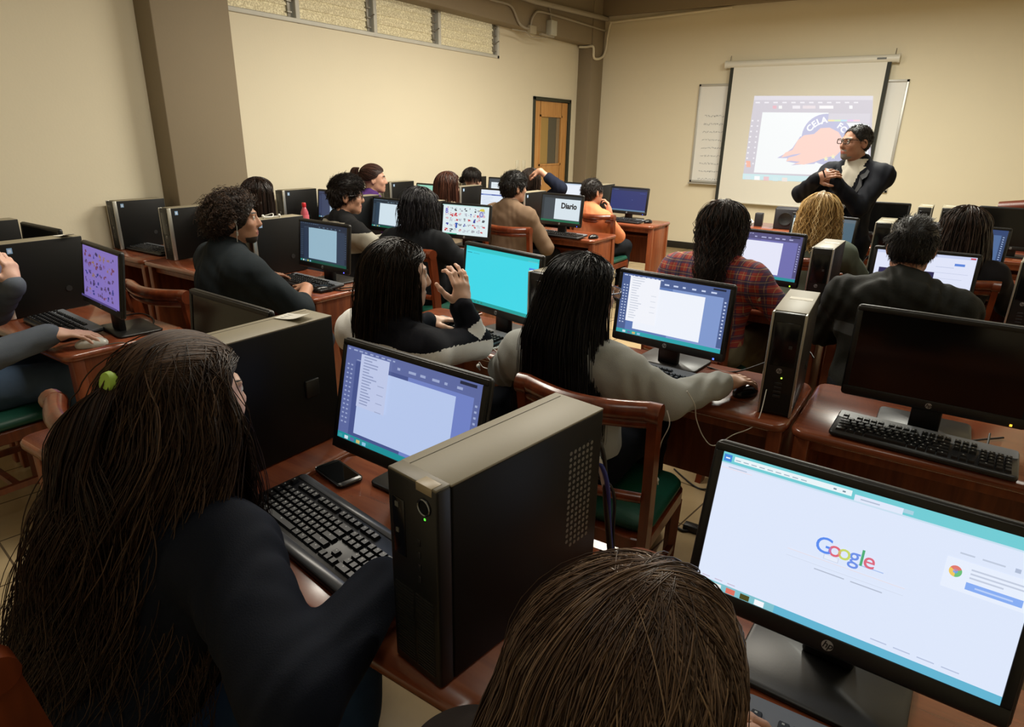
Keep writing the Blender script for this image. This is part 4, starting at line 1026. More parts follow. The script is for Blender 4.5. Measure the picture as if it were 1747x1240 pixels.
ui_fg = ui_draw('#46538a', '#6f80c2', '#b4c5ea', '#5b679c', '#1d8c94', menu=(.135, .40, .36, .955))
ui_gray = ui_draw('#5f7ab4', '#7f97cc', '#eef2fb', '#4c5f90', '#2aa0a8', px0=.16, px1=.80, menu=(.085, .22, .38, .97), tl='#c6d2ee', seed=2)
ui_plaid = ui_draw('#6a6aa0', '#6f6fae', '#e4e6f8', '#54527e', '#2a8f98', px0=.02, px1=.78, tl='#aeb0d8', seed=3)
ui_cur = ui_draw('#26344a', '#2d3b50', '#93b4c6', '#1f2a3c', '#0e4a3e', px0=.19, px1=.79, py0=.10, py1=.88, tl='#52657a', seed=4)
ui_boy = ui_draw('#2f4152', '#34465a', '#cfe0ea', '#24303c', '#0f5a44', px0=.20, px1=1, py0=.10, py1=.86, tl='#6a8090', seed=5)
ui_543 = ui_draw('#3a4460', '#3a4460', '#a8bccd', '#2c3450', '#244a60', px0=.35, px1=1, py0=.06, py1=.82, tl='#5a6688', seed=6)
rg = random.Random(9)
ui_goog = [(0, 0, 1, 1, '#dde7fb'), (0, .925, 1, 1, '#70cbd4'), (0, 0, 1, .055, '#62b4d2'), (0, 0, .30, .055, '#7fc0cc'), (.045, .945, .46, .982, '#e8f4f8'), (.47, .925, .62, .965, '#dfe8fa'), (.62, .94, .65, .965, '#a8d0e0'),
           (.005, .935, .035, .985, '#3f86d8'), (0, .915, 1, .925, '#c8dff0'), (0, .885, .12, .889, '#ecd9e0')]
ui_goog += [(.012, .955, .028, .964, '#f2f6fc')]+[(.05+k*.03, .955, .07+k*.03, .962, '#9fb4c4') for k in range(9)]+[(.40, .958, .41, .968, '#6f8a9a'), (.43, .958, .44, .968, '#6f8a9a')]
ui_goog += [(.03, .895, .10, .903, '#b8c4da'), (.49, .94, .55, .948, '#b0bcd2')]
ui_goog += [(.80, .80, .84, .81, '#c0cadd'), (.86, .80, .92, .81, '#c0cadd'), (.945, .79, .96, .815, '#b0bcd4'), (.98, .78, 1, .82, '#7aa4ee')]
ui_goog += [(.77, .575, .995, .765, '#e6eefd'), (.84, .72, .98, .73, '#c3ccdf'), (.84, .695, .99, .705, '#c3ccdf'), (.84, .67, .93, .68, '#c3ccdf'), (.835, .60, .985, .645, '#86acf2'), (.86, .617, .96, .627, '#b8cef8')]
ui_goog += [(.30, .475, .68, .48, '#e6dfe8'), (.30, .43, .68, .434, '#d3dcee'), (.40, .40, .50, .408, '#b6bfd2'), (.52, .40, .62, .408, '#b6bfd2'), (.53, .525, .61, .531, '#a8c0ee'), (.42, .49, .47, .525, '#d0d8ea'), (.423, .494, .467, .521, '#e6edfb')]
ui_goog += [(.02+k*.05, .075, .05+k*.05, .082, '#c8bcd2') for k in range(3)]+[(.62+k*.07, .09, .67+k*.07, .097, '#b4c0dc') for k in range(4)]
for k, c in enumerate(('#a8d8c0', '#f0eeea', '#d87060', '#4a4a20', '#f4f6fa')): ui_goog.append((.01+k*.055, .008, .045+k*.055, .047, c))
for t, a, c in (('G', .415, '#5b8def'), ('o', .452, '#e0677a'), ('o', .483, '#c9d86a'), ('g', .515, '#6f92e8'), ('l', .5385, '#4fae7a'), ('e', .562, '#dc6a80')): ui_goog.append(('T', t, a, .575, .036, c, .0002, 1.0))
for k, c in enumerate(('#e07a70', '#f0c860', '#6fbf7c')):
    pts = [(.8+.018*math.cos(math.radians(30+120*k+t)), .69+.035*math.sin(math.radians(30+120*k+t))) for t in range(0, 121, 15)]; ui_goog.append(('P', pts+[(.8, .69)], c))
ui_goog.append(('P', [(.8+.007*math.cos(t*PI/6), .69+.014*math.sin(t*PI/6)) for t in range(12)], '#6a9cf0'))
ui_teal = [(0, 0, 1, 1, '#3fd6e6'), (0, .93, 1, 1, '#35c4c8'), (0, 0, 1, .06, '#1f9c98'), (.02, .885, .09, .895, '#2a7f8c'), (.11, .885, .20, .892, '#3aa0aa'), (.88, .80, .97, .835, '#4a86e0'), (.86, .93, .98, .945, '#5cc6cc')]
ui_teal += [(.02+k*.05, .02, .045+k*.05, .045, '#2f7f70') for k in range(6)]
def icons(seed, n, cols, bg, x0=.04, x1=.96, y0=.06, y1=.94):
    rg = random.Random(seed); u = [(0, 0, 1, 1, bg)]
    nx, ny = n
    for i in range(nx):
        for k in range(ny):
            cx, cy = x0+(x1-x0)*(i+.5)/nx, y1-(y1-y0)*(k+.5)/ny
            c = rg.choice(cols)
            for q in range(rg.randint(3, 6)):
                dx, dy = rg.uniform(-.03, .03), rg.uniform(-.05, .05); w_, h_ = rg.uniform(.004, .024), rg.uniform(.006, .03)
                u.append((cx+dx-w_, cy+dy-h_, cx+dx+w_, cy+dy+h_, c))
    return u
ui_logos = icons(2, (9, 5), ['#c8404a', '#3a3f9a', '#888c94', '#a8acb4', '#b8bcc8', '#50545c', '#d8b0b8'], '#dcebee')+[(0, 0, .35, .03, '#3aa888'), (0, .97, 1, 1, '#b8dcd8'), (.70, .34, .95, .346, '#6a6e78')]
ui_logos += [('T', 'B', .10, .78, .05, '#5a48b8', .001, .9), ('T', 'ABCX', .26, .84, .022, '#a03848', .0008, 1), ('T', 'ABCX', .26, .74, .022, '#2f5aa0', .0008, 1)][:1]
ui_logos += [('P', [(.86+.045*math.cos(t*PI/8), .74+.10*math.sin(t*PI/8)) for t in range(16)], '#8f90c8'), ('P', [(.86+.022*math.cos(t*PI/8), .74+.05*math.sin(t*PI/8)) for t in range(16)], '#e6edf4'), ('P', [(.80, .86), (.84, .92), (.90, .93), (.93, .86), (.88, .84)], '#d8c84a')]
ui_logos += [('P', [(.29, .36), (.31, .40), (.35, .40), (.37, .36), (.35, .35), (.35, .22), (.31, .22), (.31, .35)], '#2f58b0')]
ui_purple = icons(4, (8, 5), ['#3a2f5a', '#6a3a52', '#2f3578', '#8a6a58', '#4a3a6a', '#55406a'], '#7d6bb4')+[(0, 0, 1, .04, '#4a3f78')]
ui_green = [(0, 0, 1, 1, '#8fd0b8'), (0, .5, 1, .8, '#b4dccb'), (0, .2, .6, .5, '#7cc6cc')]
ui_blue = [(0, 0, 1, 1, '#dfe9f6'), (0, .78, 1, .83, '#3a57a8'), (.05, .79, .3, .82, '#8aa0d8'), (.4, .79, .7, .82, '#6078c0')]+lines(.06, .5, .35, .70, 7, '#a8b8d4', rg)
ui_doc = [(0, 0, 1, 1, '#39424c'), (.08, .08, .98, .80, '#dfe8ee')]+lines(.15, .6, .60, .68, 2, '#7c8894', rg)
ui_web = [(0, 0, 1, 1, '#e6ecf6'), (0, .0, .42, .45, '#d4dde6'), (.42, .0, 1, .45, '#26305a'), (.12, .08, .32, .30, '#2c3038'), (.15, .12, .29, .26, '#e4e8ee'), (.50, .25, .85, .30, '#5e6a98'), (0, .95, 1, 1, '#b8c8dc')]
ui_diario = [(0, 0, 1, 1, '#3c474f'), (0, .90, 1, 1, '#2a3238'), (.34, .10, .98, .88, '#d5e2ea'), (0, 0, 1, .07, '#0f6a4c'), (.0, .07, .06, .9, '#2b343b'), ('T', 'Diario', .70, .62, .064, '#15181c', .0026, .98)]
ui_navy = [(0, 0, 1, 1, '#23306c'), (0, .0, 1, .06, '#5a7c9c'), (0, .90, 1, 1, '#1d2a4c'), (.60, .50, .615, .515, '#8fa0d0'), (.05, .93, .2, .95, '#46608c'), (.80, .80, .95, .82, '#3a4c90')]
ui_blond = [(0, 0, 1, 1, '#5c7484'), (0, .08, .56, .9, '#dfece8'), (.56, .08, 1, .9, '#4b6474'), (0, .9, 1, 1, '#5a6a76'), (.62, .80, .82, .815, '#c8a878'), (.0, 0, 1, .07, '#3a5664')]
ui_jacket = [(0, 0, 1, 1, '#dfe4f8'), (0, .94, 1, 1, '#c9d2f0'), (.12, .02, .30, .58, '#2a2652'), (.05, .30, .62, .62, '#2c2850'), (.16, .74, .24, .79, '#c86a70'), (.62, .74, .80, .748, '#b0bad8'), (.80, .79, .90, .84, '#5a84d8'), (.62, .62, .95, .626, '#b4bcd8'), (.94, .95, .99, .985, '#c85060'), (.62, .50, .90, .506, '#bcc4de')]
ui_right = [(0, 0, 1, 1, '#4e6a98'), (0, .86, 1, 1, '#2f4470'), (.03, .1, .22, .86, '#dce8f4'), (.93, .1, 1, .86, '#33466c')]+[(.95, .8-k*.06, .97, .82-k*.06, '#a8bce0') for k in range(12)]
monitor(-.948, .985, -2.5, 'monitor behind the big foreground tower, drawing program with an open menu', ui_fg, 13, .46, .968, None)
monitor(-.025, .985, -2, 'large monitor at bottom right showing the search page', ui_goog, 15, .47, .955, None, bf=-.105)
monitor(-1.752, 1.075, -3, 'switched-off monitor left of the foreground tower with the note', None, 6, .44, .965, None)
monitor(-.80, 2.26, -5, 'monitor with a large white canvas in front of the woman in grey', ui_gray, 6, .46, .960, '#5070ff')
monitor(-1.535, 2.20, -12, 'monitor showing a plain bright teal page', ui_teal, 6, .48, .985, None)
monitor(.055, 2.14, 0, 'big switched-off black monitor at the right with orange standby light', None, 1, .47, .975, '#ffb030')
monitor(-.82, 3.60, -7, 'monitor with lavender-edged canvas right of the plaid shirt', ui_plaid, 6, .46, .985, '#b0ff30')
monitor(-.065, 3.62, 3, 'monitor with a white web page framed by the hooded man\'s head', ui_jacket, 6, .44, .965, None)
monitor(-.72, 4.88, -10, 'monitor half hidden by the blonde hair, grey-green window', ui_blond, 6, .44, .965, '#5050ff')
monitor(.10, 4.94, -4, 'monitor with dark blue edge behind the brown-haired woman at right', ui_right, 6, .44, .965, None)
monitor(-.52, 6.24, 4, 'dark blank monitor beside the standing man', None, 2, .46, .965, None)
monitor(.42, 6.24, 0, 'wide dark monitor at the far right in front of the leather armchair', None, 2, .52, .965, None)
monitor(-2.87, 1.235, -7, 'small monitor with a purple picture sheet at the left', ui_purple, 8, .44, .985, None)
monitor(-3.83, 1.40, 0, 'dark monitor seen edge-on above the paper-topped tower', None, 4, .44, .965, None)
monitor(-2.93, 2.45, -3, 'monitor with grey-blue canvas in front of the curly-haired man', ui_cur, 6, .45, .960, '#6060ff')
monitor(-3.98, 2.52, 0, 'dark monitor half hidden behind the curly-haired man', None, 6, .44, .965, None)
monitor(-3.72, 3.80, -4, 'monitor with a white canvas right of the young man with glasses', ui_boy, 10, .44, .950, None)
monitor(-4.40, 3.84, 0, 'monitor left of the young man with glasses, mostly hidden by his head', ui_543, 6, .44, .965, None)
monitor(-3.06, 3.93, 6, 'monitor covered with rows of small coloured logos', ui_logos, 8, .44, .945, None)
monitor(-4.32, 5.02, 0, 'pale green screen right of the ponytailed woman', ui_green, 6, .44, .965, None)
monitor(-3.52, 5.02, 0, 'white page with a blue banner left of the man in brown', ui_blue, 6, .44, .965, None)
monitor(-2.80, 4.93, -5, 'monitor showing the word Diario', ui_diario, 6, .44, .971, '#5060ff')
monitor(-4.46, 6.44, 0, 'small far screen with a pale document, left of the brown jacket man', ui_doc, 6, .42, .965, None)
monitor(-3.50, 6.34, -2, 'far white and navy web page beside the raised arm', ui_web, 6, .44, .965, None)
monitor(-2.833, 6.40, -5, 'monitor with an empty dark blue picture near the orange shirt', ui_navy, 7, .45, .945, '#4050ff')

# ---------------------------------------------------------------- keyboards: rows of (x, width) key caps
KROWS = []
U = .0190
def _row(y, segs, h=1.0): KROWS.append((y, segs, h))
def kb_layout():
    rows = []
    rows.append((5.35, [(0, 1)]+[(2+i, 1) for i in range(4)]+[(6.5+i, 1) for i in range(4)]+[(11+i, 1) for i in range(4)]+[(15.25+i, 1) for i in range(3)]))
    rows.append((4, [(i, 1) for i in range(13)]+[(13, 2)]+[(15.25+i, 1) for i in range(3)]+[(18.5+i, 1) for i in range(4)]))
    rows.append((3, [(0, 1.5)]+[(1.5+i, 1) for i in range(12)]+[(13.5, 1.5)]+[(15.25+i, 1) for i in range(3)]+[(18.5+i, 1) for i in range(4)]))
    rows.append((2, [(0, 1.75)]+[(1.75+i, 1) for i in range(11)]+[(12.75, 2.25)]+[(18.5+i, 1) for i in range(4)]))
    rows.append((1, [(0, 2.25)]+[(2.25+i, 1) for i in range(10)]+[(12.25, 2.75)]+[(16.25, 1)]+[(18.5+i, 1) for i in range(4)]))
    rows.append((0, [(0, 1.5), (1.5, 1.25), (2.75, 1.25), (4, 5.75), (9.75, 1.25), (11, 1.25), (12.25, 1.25), (13.5, 1.5)]+[(15.25+i, 1) for i in range(3)]+[(18.5, 2), (20.5, 1), (21.5, 1)]))
    return [(x, y, w_) for y, r_ in rows for x, w_ in r_]
KEYS = kb_layout()
def key_bm(w_, leg=M_KEYLEG, top=M_KEY):
    mb = MB(); hx = w_*U/2-.0009; hy = U/2-.0009
    t = [(-hx+.0022, -hy+.002), (hx-.0022, -hy+.002), (hx-.0022, hy-.0028), (-hx+.0022, hy-.0028)]; b_ = [(-hx, -hy), (hx, -hy), (hx, hy), (-hx, hy)]
    mb.add([(x, y, 0) for x, y in b_]+[(x, y, .0085) for x, y in t], [(4, 5, 6, 7)]+[(i, (i+1) % 4, 4+(i+1) % 4, 4+i) for i in range(4)], top)
    mb.add([(-.003, .0005, .0087), (.0008, .0005, .0087), (.0008, .0035, .0087), (-.003, .0035, .0087)], [(0, 1, 2, 3)], leg)
    return mb
_keymesh = {}
def keyboard(x, y, rz, label, near=False, style='hp', z=TZ+.0075, group='full-size black keyboards'):
    r = empty('keyboard', (x, y, z), math.radians(rz), label, 'keyboard', group)
    hw, d = .228, .165; T = Matrix.Rotation(math.radians(4), 4, 'X')
    y0 = -.075 if style == 'hp' else -.095
    MB().prism(rrect(-hw, y0, hw, .090, .012, 3), .001, .016, mat('kb_body', '#15161a', .4), T, bev=.004, smooth=True).build('base', r)
    if style == 'hp': MB().prism(rrect(-hw+.003, .034, hw-.003, .088, .008, 3), .015, .0175, M_KBGREY, T, bev=.001).build('top_strip', r)
    else: MB().prism(rrect(-hw+.002, y0+.002, hw-.002, -.066, .008, 3), .008, .0185, mat('palm_grey', '#4a4c50', .3), T, bev=.004, smooth=True).prism(rrect(-hw+.01, .068, hw-.01, .088, .008, 3), .015, .018, mat('palm_grey', '#4a4c50', .3), T, bev=.001).build('palm_rest', r)
    x0 = -11.25*U; yb_ = -.060
    if near:
        if style not in _keymesh: _keymesh[style] = {}
        store = _keymesh[style]; rest = MB(); ks = sorted(KEYS, key=lambda k: -k[2])
        for i, (kx, ky, w_) in enumerate(ks):
            px, py = x0+(kx+w_/2)*U, yb_+(ky+.5)*U
            M = T @ Matrix.Translation((px, py, .015))
            if i < 98:
                if w_ not in store: store[w_] = None
                if store[w_] is None:
                    o = key_bm(w_).build('key', r); store[w_] = o.data
                else: o = bpy.data.objects.new('key', store[w_]); link(o, r)
                o.matrix_local = M
            else:
                k_ = key_bm(w_); rest.add(k_.v, k_.f, M_KEY, False, M)
        tag(rest.build('small_keys', r), kind='stuff')
    else:
        mb = MB()
        for kx, ky, w_ in KEYS:
            k_ = key_bm(w_); M = T @ Matrix.Translation((x0+(kx+w_/2)*U, yb_+(ky+.5)*U, .015))
            n = len(mb.v); mb.v += [tuple(M @ Vector(p)) for p in k_.v]; mb.f += [tuple(n+i for i in f) for f in k_.f]
            ids = [mb._mi(mm) for mm in k_.mats]; mb.m += [ids[i] for i in k_.m]; mb.sm += k_.sm
        tag(mb.build('keys', r), kind='stuff')
    return r
keyboard(-.995, .77, -9, 'black keyboard with wide grey palm rest in front of the foreground woman', True, 'len')
keyboard(.055, 2.035, -3, 'black keyboard with grey upper strip below the big dark monitor', True)
keyboard(.115, .762, 2, 'keyboard with silver upper strip at the bottom edge under the search page monitor', True)
keyboard(-.86, 2.10, -3, 'keyboard half hidden by the woman in grey', True)
keyboard(-1.66, 2.11, -8, 'keyboard below the teal screen')
keyboard(-3.10, 1.14, -4, 'keyboard with pale grey strip below the purple screen')
keyboard(-2.95, 2.33, -4, 'keyboard in front of the curly-haired man')
keyboard(-4.62, 2.36, 0, 'keyboard beside the tower at the left wall')
keyboard(-3.72, 3.66, 0, 'keyboard beside the young man with glasses')
keyboard(-3.0, 3.64, 3, 'keyboard in front of the black-haired woman')
keyboard(-2.78, 4.90, -4, 'keyboard below the screen reading Diario')
keyboard(-2.80, 6.20, -4, 'keyboard below the dark blue picture')
keyboard(-.82, 3.46, -4, 'keyboard under the hands of the plaid-shirt woman')
keyboard(-.06, 3.46, 0, 'keyboard hidden in front of the hooded man')
keyboard(.13, 4.80, 0, 'keyboard of the brown-haired woman at the right')
keyboard(-.80, 4.80, 0, 'keyboard of the blonde woman')
# mice
def mouse(x, y, rz, label, col=None, z=TZ):
    r = empty('mouse', (x, y, z), math.radians(rz), label, 'mouse', 'computer mice on the desks'); m = col or mat('mouse_black', '#101012', .25)
    S = SDF(); S.ell((0, -.008, .010), (.030, .050, .026), k=.01); S.ell((0, .02, .008), (.027, .038, .02), k=.02)
    V, Q = S.mesh(.003); V[:, 2] = np.maximum(V[:, 2], 0); np_mesh('shell', V, Q, [m], None, r)
    MB().cyl((-.004, .032, .022), .008, .008, mat('wheel', '#5a5c60', .5), 12, 'X').build('wheel', r)
    return r
mouse(-2.76, 2.285, -25, 'black mouse at the desk corner of the curly-haired man')
mouse(-2.745, 1.10, -15, 'white mouse under the hand in the grey sleeve', mat('mouse_white', '#c8c8c0', .3))
mouse(-2.50, 4.98, -10, 'small black mouse right of the Diario keyboard')
mouse(-2.55, 6.29, -10, 'black mouse right of the dark blue picture')
mouse(-.49, 4.86, 10, 'black mouse between the blonde woman and a tower')
mouse(-.468, 2.155, -20, 'black mouse under the hand of the woman in grey')

# ---------------------------------------------------------------- small things on the desks
ph = empty('smartphone', (-1.165, .965, TZ), math.radians(-12), 'black smartphone with chrome rim above the foreground keyboard', 'phone')
MB().prism(rrect(-.066, -.035, .066, .035, .014, 5), 0, .010, mat('phone_body', '#0e0f11', .3), bev=.003, smooth=True).build('body', ph)
rr = rrect(-.0655, -.0345, .0655, .0345, .014, 5); MB().tube([(a, b, .0085) for a, b in rr+rr[:1]], .0014, mat('chrome', '#a0a4a8', .15, metal=1), 6).build('chrome_rim', ph)
MB().prism(rrect(-.052, -.030, .050, .030, .003, 3), .010, .0108, mat('phone_glass', '#050608', .06), bev=.0002).build('screen', ph)
q = wz(836, 590, TZ); ph = empty('smartphone', (q[0], q[1], TZ), math.radians(-20), 'white smartphone with a lit teal screen near the sweater sleeve', 'phone')
MB().prism(rrect(-.055, -.030, .055, .030, .010, 4), 0, .009, M_WHITE, bev=.002, smooth=True).build('body', ph)
MB().box((-.042, -.026, .009), (.040, .026, .0096), em('#2f8f8a', .8)).build('screen', ph)
MB().cyl((.048, 0, .009), .004, .001, mat('btn', '#9a9a96', .4), 12).build('home_button', ph)
def buds(pts, ends, label, group=None, r_=.0016, nm='earphones'):
    e = empty(nm, tuple(pts[0]), 0, label, 'earphones'); o = MB().tube(spline([Vector(p)-Vector(pts[0]) for p in pts], 8), r_, M_WHITE, 6); o.build('cord', e)
    for p in ends:
        p = Vector(p)-Vector(pts[0]); S = SDF(); S.ell(p, (.008, .008, .008), k=.004); S.cone(p, p+Vector((.004, .006, -.018)), .004, .003, .006)
        V, Q = S.mesh(.0022); np_mesh('earbud', V, Q, [M_WHITE], None, e)
    return e
def dz(px, py, z): a = wz(px, py, z); return (a[0], a[1], z)
z_ = TZ+.003
buds([dz(843, 596, z_), dz(853, 601, z_), dz(862, 592, z_), dz(856, 582, z_), dz(846, 585, z_), dz(858, 584, z_), dz(863, 581, z_+.002)], [dz(861, 583, z_+.006)], 'white earphones coiled beside the white smartphone')
a = wy(826, 606, 1.94); b_ = wy(832, 622, 1.93)
buds([dz(830, 600, TZ+.003), wy(829, 606, 1.945), wy(836, 615, 1.935), wy(836, 628, 1.93), wy(824, 626, 1.93), wy(818, 618, 1.93), wy(816, 624, 1.925)], [wy(816, 624, 1.925)], 'white earbud cord hanging off the desk edge of the sweater woman')
buds([(-.375, 2.02, .835), wy(1290, 722, 1.97), wy(1250, 742, 1.93), wy(1218, 760, 1.88), wy(1200, 745, 1.84), wy(1188, 715, 1.78), wy(1185, 690, 1.72), wy(1172, 667, 1.70)], [], 'white cable plugged into the front of a tower, running up the grey sleeve', nm='earphone_cable')
buds([wy(1138, 700, 1.68), wy(1142, 725, 1.68), wy(1128, 755, 1.70), wy(1122, 785, 1.74), wy(1120, 805, 1.76), wy(1112, 822, 1.76)], [wy(1112, 824, 1.76), wy(1120, 818, 1.76)], 'white earphones dangling beside the thigh of the woman in grey')
# adapters and switch strip on the desk beside the hooded man
q = wz(1448, 545, TZ); o = empty('plug_adapter', (q[0], q[1], TZ), .3, 'small white plug adapter on the desk edge beside the hooded jacket', 'adapter')
MB().box((-.024, -.018, 0), (.024, .018, .026), M_WHITE, .005).build('body', o); MB().box((-.012, -.0186, .008), (-.006, -.018, .018), M_BLACK).box((.006, -.0186, .008), (.012, -.018, .018), M_BLACK).build('slots', o)
q = wz(1463, 530, TZ); o = empty('cable_connector', (q[0], q[1], TZ), 1.2, 'ribbed white connector strip behind the white adapter', 'connector')
MB().box((-.035, -.010, 0), (.035, .010, .018), M_WHITE, .003).build('body', o)
mb = MB()
for k in range(5): mb.box((-.028+k*.014, -.012, .002), (-.022+k*.014, .012, .022), M_BLACK, .001)
mb.build('ribs', o)
# papers
def paper(x, y, z, w_, h_, rz, label, col='#d8d6cc', bend=.012, marks=False, group=None):
    n = 8; vs_, fs = [], []
    for t in (0, .0008):
        for i in range(n+1):
            for j in range(2): vs_.append((-w_/2+w_*i/n, -h_/2+h_*j, t+bend*(i/n)**3))
    m_ = (n+1)*2
    for i in range(n): fs.append((2*i, 2*i+2, 2*i+3, 2*i+1)[::-1]); fs.append((m_+2*i, m_+2*i+2, m_+2*i+3, m_+2*i+1))
    for i in range(n): fs.append((2*i, 2*i+2, m_+2*i+2, m_+2*i)); fs.append((2*i+3, 2*i+1, m_+2*i+1, m_+2*i+3)[::1])
    fs += [(0, m_, m_+1, 1), (2*n, 2*n+1, m_+2*n+1, m_+2*n)]
    r = empty('paper_sheet', (x, y, z), math.radians(rz), label, 'paper'); MB().add(vs_, fs, mat('paper', col, .7)).build('sheet', r)
    if marks:
        mb = MB()
        for k in range(3): mb.box((-w_*.35, -h_*.3+k*h_*.25, .001), (w_*.1, -h_*.28+k*h_*.25, .0014), mat('ink', '#55565a', .7))
        mb.build('writing', r)
    return r
paper(-1.395, 1.05, TZ+.360, .085, .055, 12, 'white note lying on the tower behind the foreground woman', marks=True)
paper(-3.45, 1.36, TZ+.337, .10, .05, 5, 'white slip on top of the tower left of the purple screen')
paper(-1.80, 6.96, TZ+.001, .22, .30, 20, 'stack of white paper on the desk below the projection screen', bend=.03)
paper(-1.68, .86, .477, .10, .05, 30, 'pale slip lying on the empty chair seat', bend=.002)
q = wz(483, 365, 1.088)
buds([(-3.37, 2.40, 1.095), (-3.33, 2.43, 1.11), (-3.30, 2.40, 1.094), (-3.34, 2.37, 1.094), (-3.31, 2.46, 1.094)], [(-3.34, 2.37, 1.10), (-3.31, 2.46, 1.10)], 'tangled white earphones on top of the curly-haired man\'s tower', r_=.003)
# bottle
bt = empty('drink_bottle', (-4.43, 3.54, TZ), 0, 'clear plastic bottle with pink drink and red cap', 'bottle')
MB().lathe([(.001, 0), (.030, .002), (.033, .02), (.033, .10), (.031, .13), (.033, .15), (.030, .19), (.016, .225), (.013, .235), (.001, .236)], mat('pink_drink', '#c25a66', .15)).build('body', bt)
MB().lathe([(.016, .232), (.017, .24), (.017, .262), (.014, .266), (.001, .266)], mat('red_cap', '#c8202a', .35)).build('cap', bt)
MB().lathe([(.0336, .11), (.0340, .112), (.0340, .165), (.0336, .167)], mat('drink_label', '#d86a74', .4)).build('label_band', bt)
# speakers on the far desk
sp = empty('loudspeaker', (-1.335, 6.74, TZ), math.radians(8), 'large black desktop loudspeaker with round driver', 'speaker', 'speakers below the projection screen')
MB().box((-.10, 0, 0), (.10, .20, .20), mat('speaker_black', '#1d1c22', .5), .012).build('cabinet', sp)
MB().lathe([(.058, 0), (.062, .004), (.060, .008), (.045, .004), (.02, -.004), (.001, .002)], mat('cone', '#0b0b0c', .5), M=Matrix.Translation((0, -.001, .10)) @ VERT).build('driver', sp)
MB().cyl((.0, -.004, .05), .008, .006, mat('knob', '#6a6a60', .4), 12, 'Y').build('knob', sp)
sp = empty('loudspeaker', (-1.60, 6.80, TZ), 0, 'small upright black speaker left of the large one', 'speaker', 'speakers below the projection screen')
MB().box((-.036, 0, 0), (.036, .07, .13), mat('speaker_black', '#1d1c22', .5), .006).build('cabinet', sp); MB().box((-.028, -.002, .012), (.028, .001, .118), mat('cone', '#0b0b0c', .7), .002).build('grille', sp)
# cables
M_CAB = mat('cable_black', '#0c0c0d', .5)
def cable(pts, r_, lab, m=M_CAB, cat='cable'):
    return tag(MB().tube(spline(pts, 8), r_, m, 8).build('cable'), lab, cat)
cable([(-.60, 1.06, 1.03), (-.52, 1.12, .97), (-.50, 1.14, .80), (-.47, 1.16, .55), (-.44, 1.20, .30), (-.42, 1.22, .02)], .006, 'thick black cable hanging behind the foreground tower')
cable([(-.58, 1.06, .92), (-.50, 1.15, .86), (-.49, 1.17, .70), (-.46, 1.18, .45), (-.47, 1.24, .10), (-.52, 1.30, .01)], .004, 'thin black cable hanging beside the thick one behind the foreground tower')
cable([(-.56, 1.06, .90), (-.525, 1.11, .93), (-.50, 1.13, .88), (-.49, 1.16, .70), (-.44, 1.19, .40), (-.42, 1.26, .01)], .005, 'blue cable hanging behind the foreground tower', mat('cable_blue', '#2d3a8a', .5))
o = cable([(-.545, 1.075, .95), (-.52, 1.12, .93), (-.505, 1.14, .86)], .009, 'white connector plug behind the foreground tower', M_WHITE, 'plug')
q = [dz(205, 540, z_), dz(240, 535, z_), dz(262, 545, z_), dz(255, 560, z_), dz(235, 555, z_), dz(215, 548, z_)]
cable([(x, y, TZ+.004) for x, y, _ in q], .003, 'black cable looped on the desk right of the purple screen')
cable([(-2.70, 1.13, TZ+.006), (-2.66, 1.19, TZ+.005), (-2.60, 1.22, .70), (-2.60, 1.24, .5)], .0022, 'thin grey mouse cable running off the desk edge at the left', mat('cable_grey', '#6a6a66', .5))
cable([(-2.74, 2.38, TZ+.004), (-2.70, 2.44, TZ+.004), (-2.66, 2.42, TZ+.004), (-2.68, 2.36, TZ+.004), (-2.72, 2.34, TZ+.004), (-2.75, 2.33, TZ+.02)], .003, 'black cable curled at the desk corner of the curly-haired man')
cable([(-.45, 4.90, TZ+.01), (-.44, 4.96, TZ+.05), (-.42, 5.0, TZ+.09)], .002, 'black mouse cable standing up beside the blonde woman\'s tower')
f_ = lambda px, py: dz(px, py, .006)
cable([f_(1130, 880), f_(1165, 905), f_(1200, 900), f_(1240, 930), f_(1300, 960)], .006, 'black cable lying on the tiles right of the green seat')
cable([f_(1150, 800), f_(1190, 832), f_(1225, 832), f_(1300, 834)], .004, 'thin black cable crossing the tiled floor by the chair leg')
q = f_(1180, 903); MB().box((-.035, -.02, 0), (.035, .02, .03), M_BLACK, .006).build('power_adapter', label='small black power plug on the tiled floor', cat='adapter').location = (q[0], q[1], 0)
cable([(-.30, 2.36, .86), (-.36, 2.42, .86), (-.55, 2.36, TZ+.005), (-.66, 2.34, TZ+.005)], .003, 'black cable behind the tower next to the white canvas monitor')
cable([(.22, 2.20, TZ+.03), (.21, 2.12, TZ+.012), (.17, 2.16, TZ+.005), (.26, 2.26, TZ+.005)], .003, 'black cable below the orange standby light')
# ceiling lamps that light the room (above the frame)
for (x, y, l_) in ((-2.6, 5.2, 2.4), (-.9, 6.3, 2.4), (-2.4, 2.2, 1.8), (.6, 3.0, 1.8), (-.3, .2, 1.2)):
    cl = empty('ceiling_lamp', (x, y, 3.04), 0, 'long white fluorescent fitting hanging from the ceiling', 'ceiling lamp', 'fluorescent ceiling fittings')
    MB().box((-.17, -l_/2-.05, 0), (.17, l_/2+.05, .07), M_WHITE, .01).build('housing', cl); MB().box((-.01, -.4, .07), (.01, -.38, ZC-3.04), M_ALU).box((-.01, .4, .07), (.01, .42, ZC-3.04), M_ALU).build('hanger', cl)
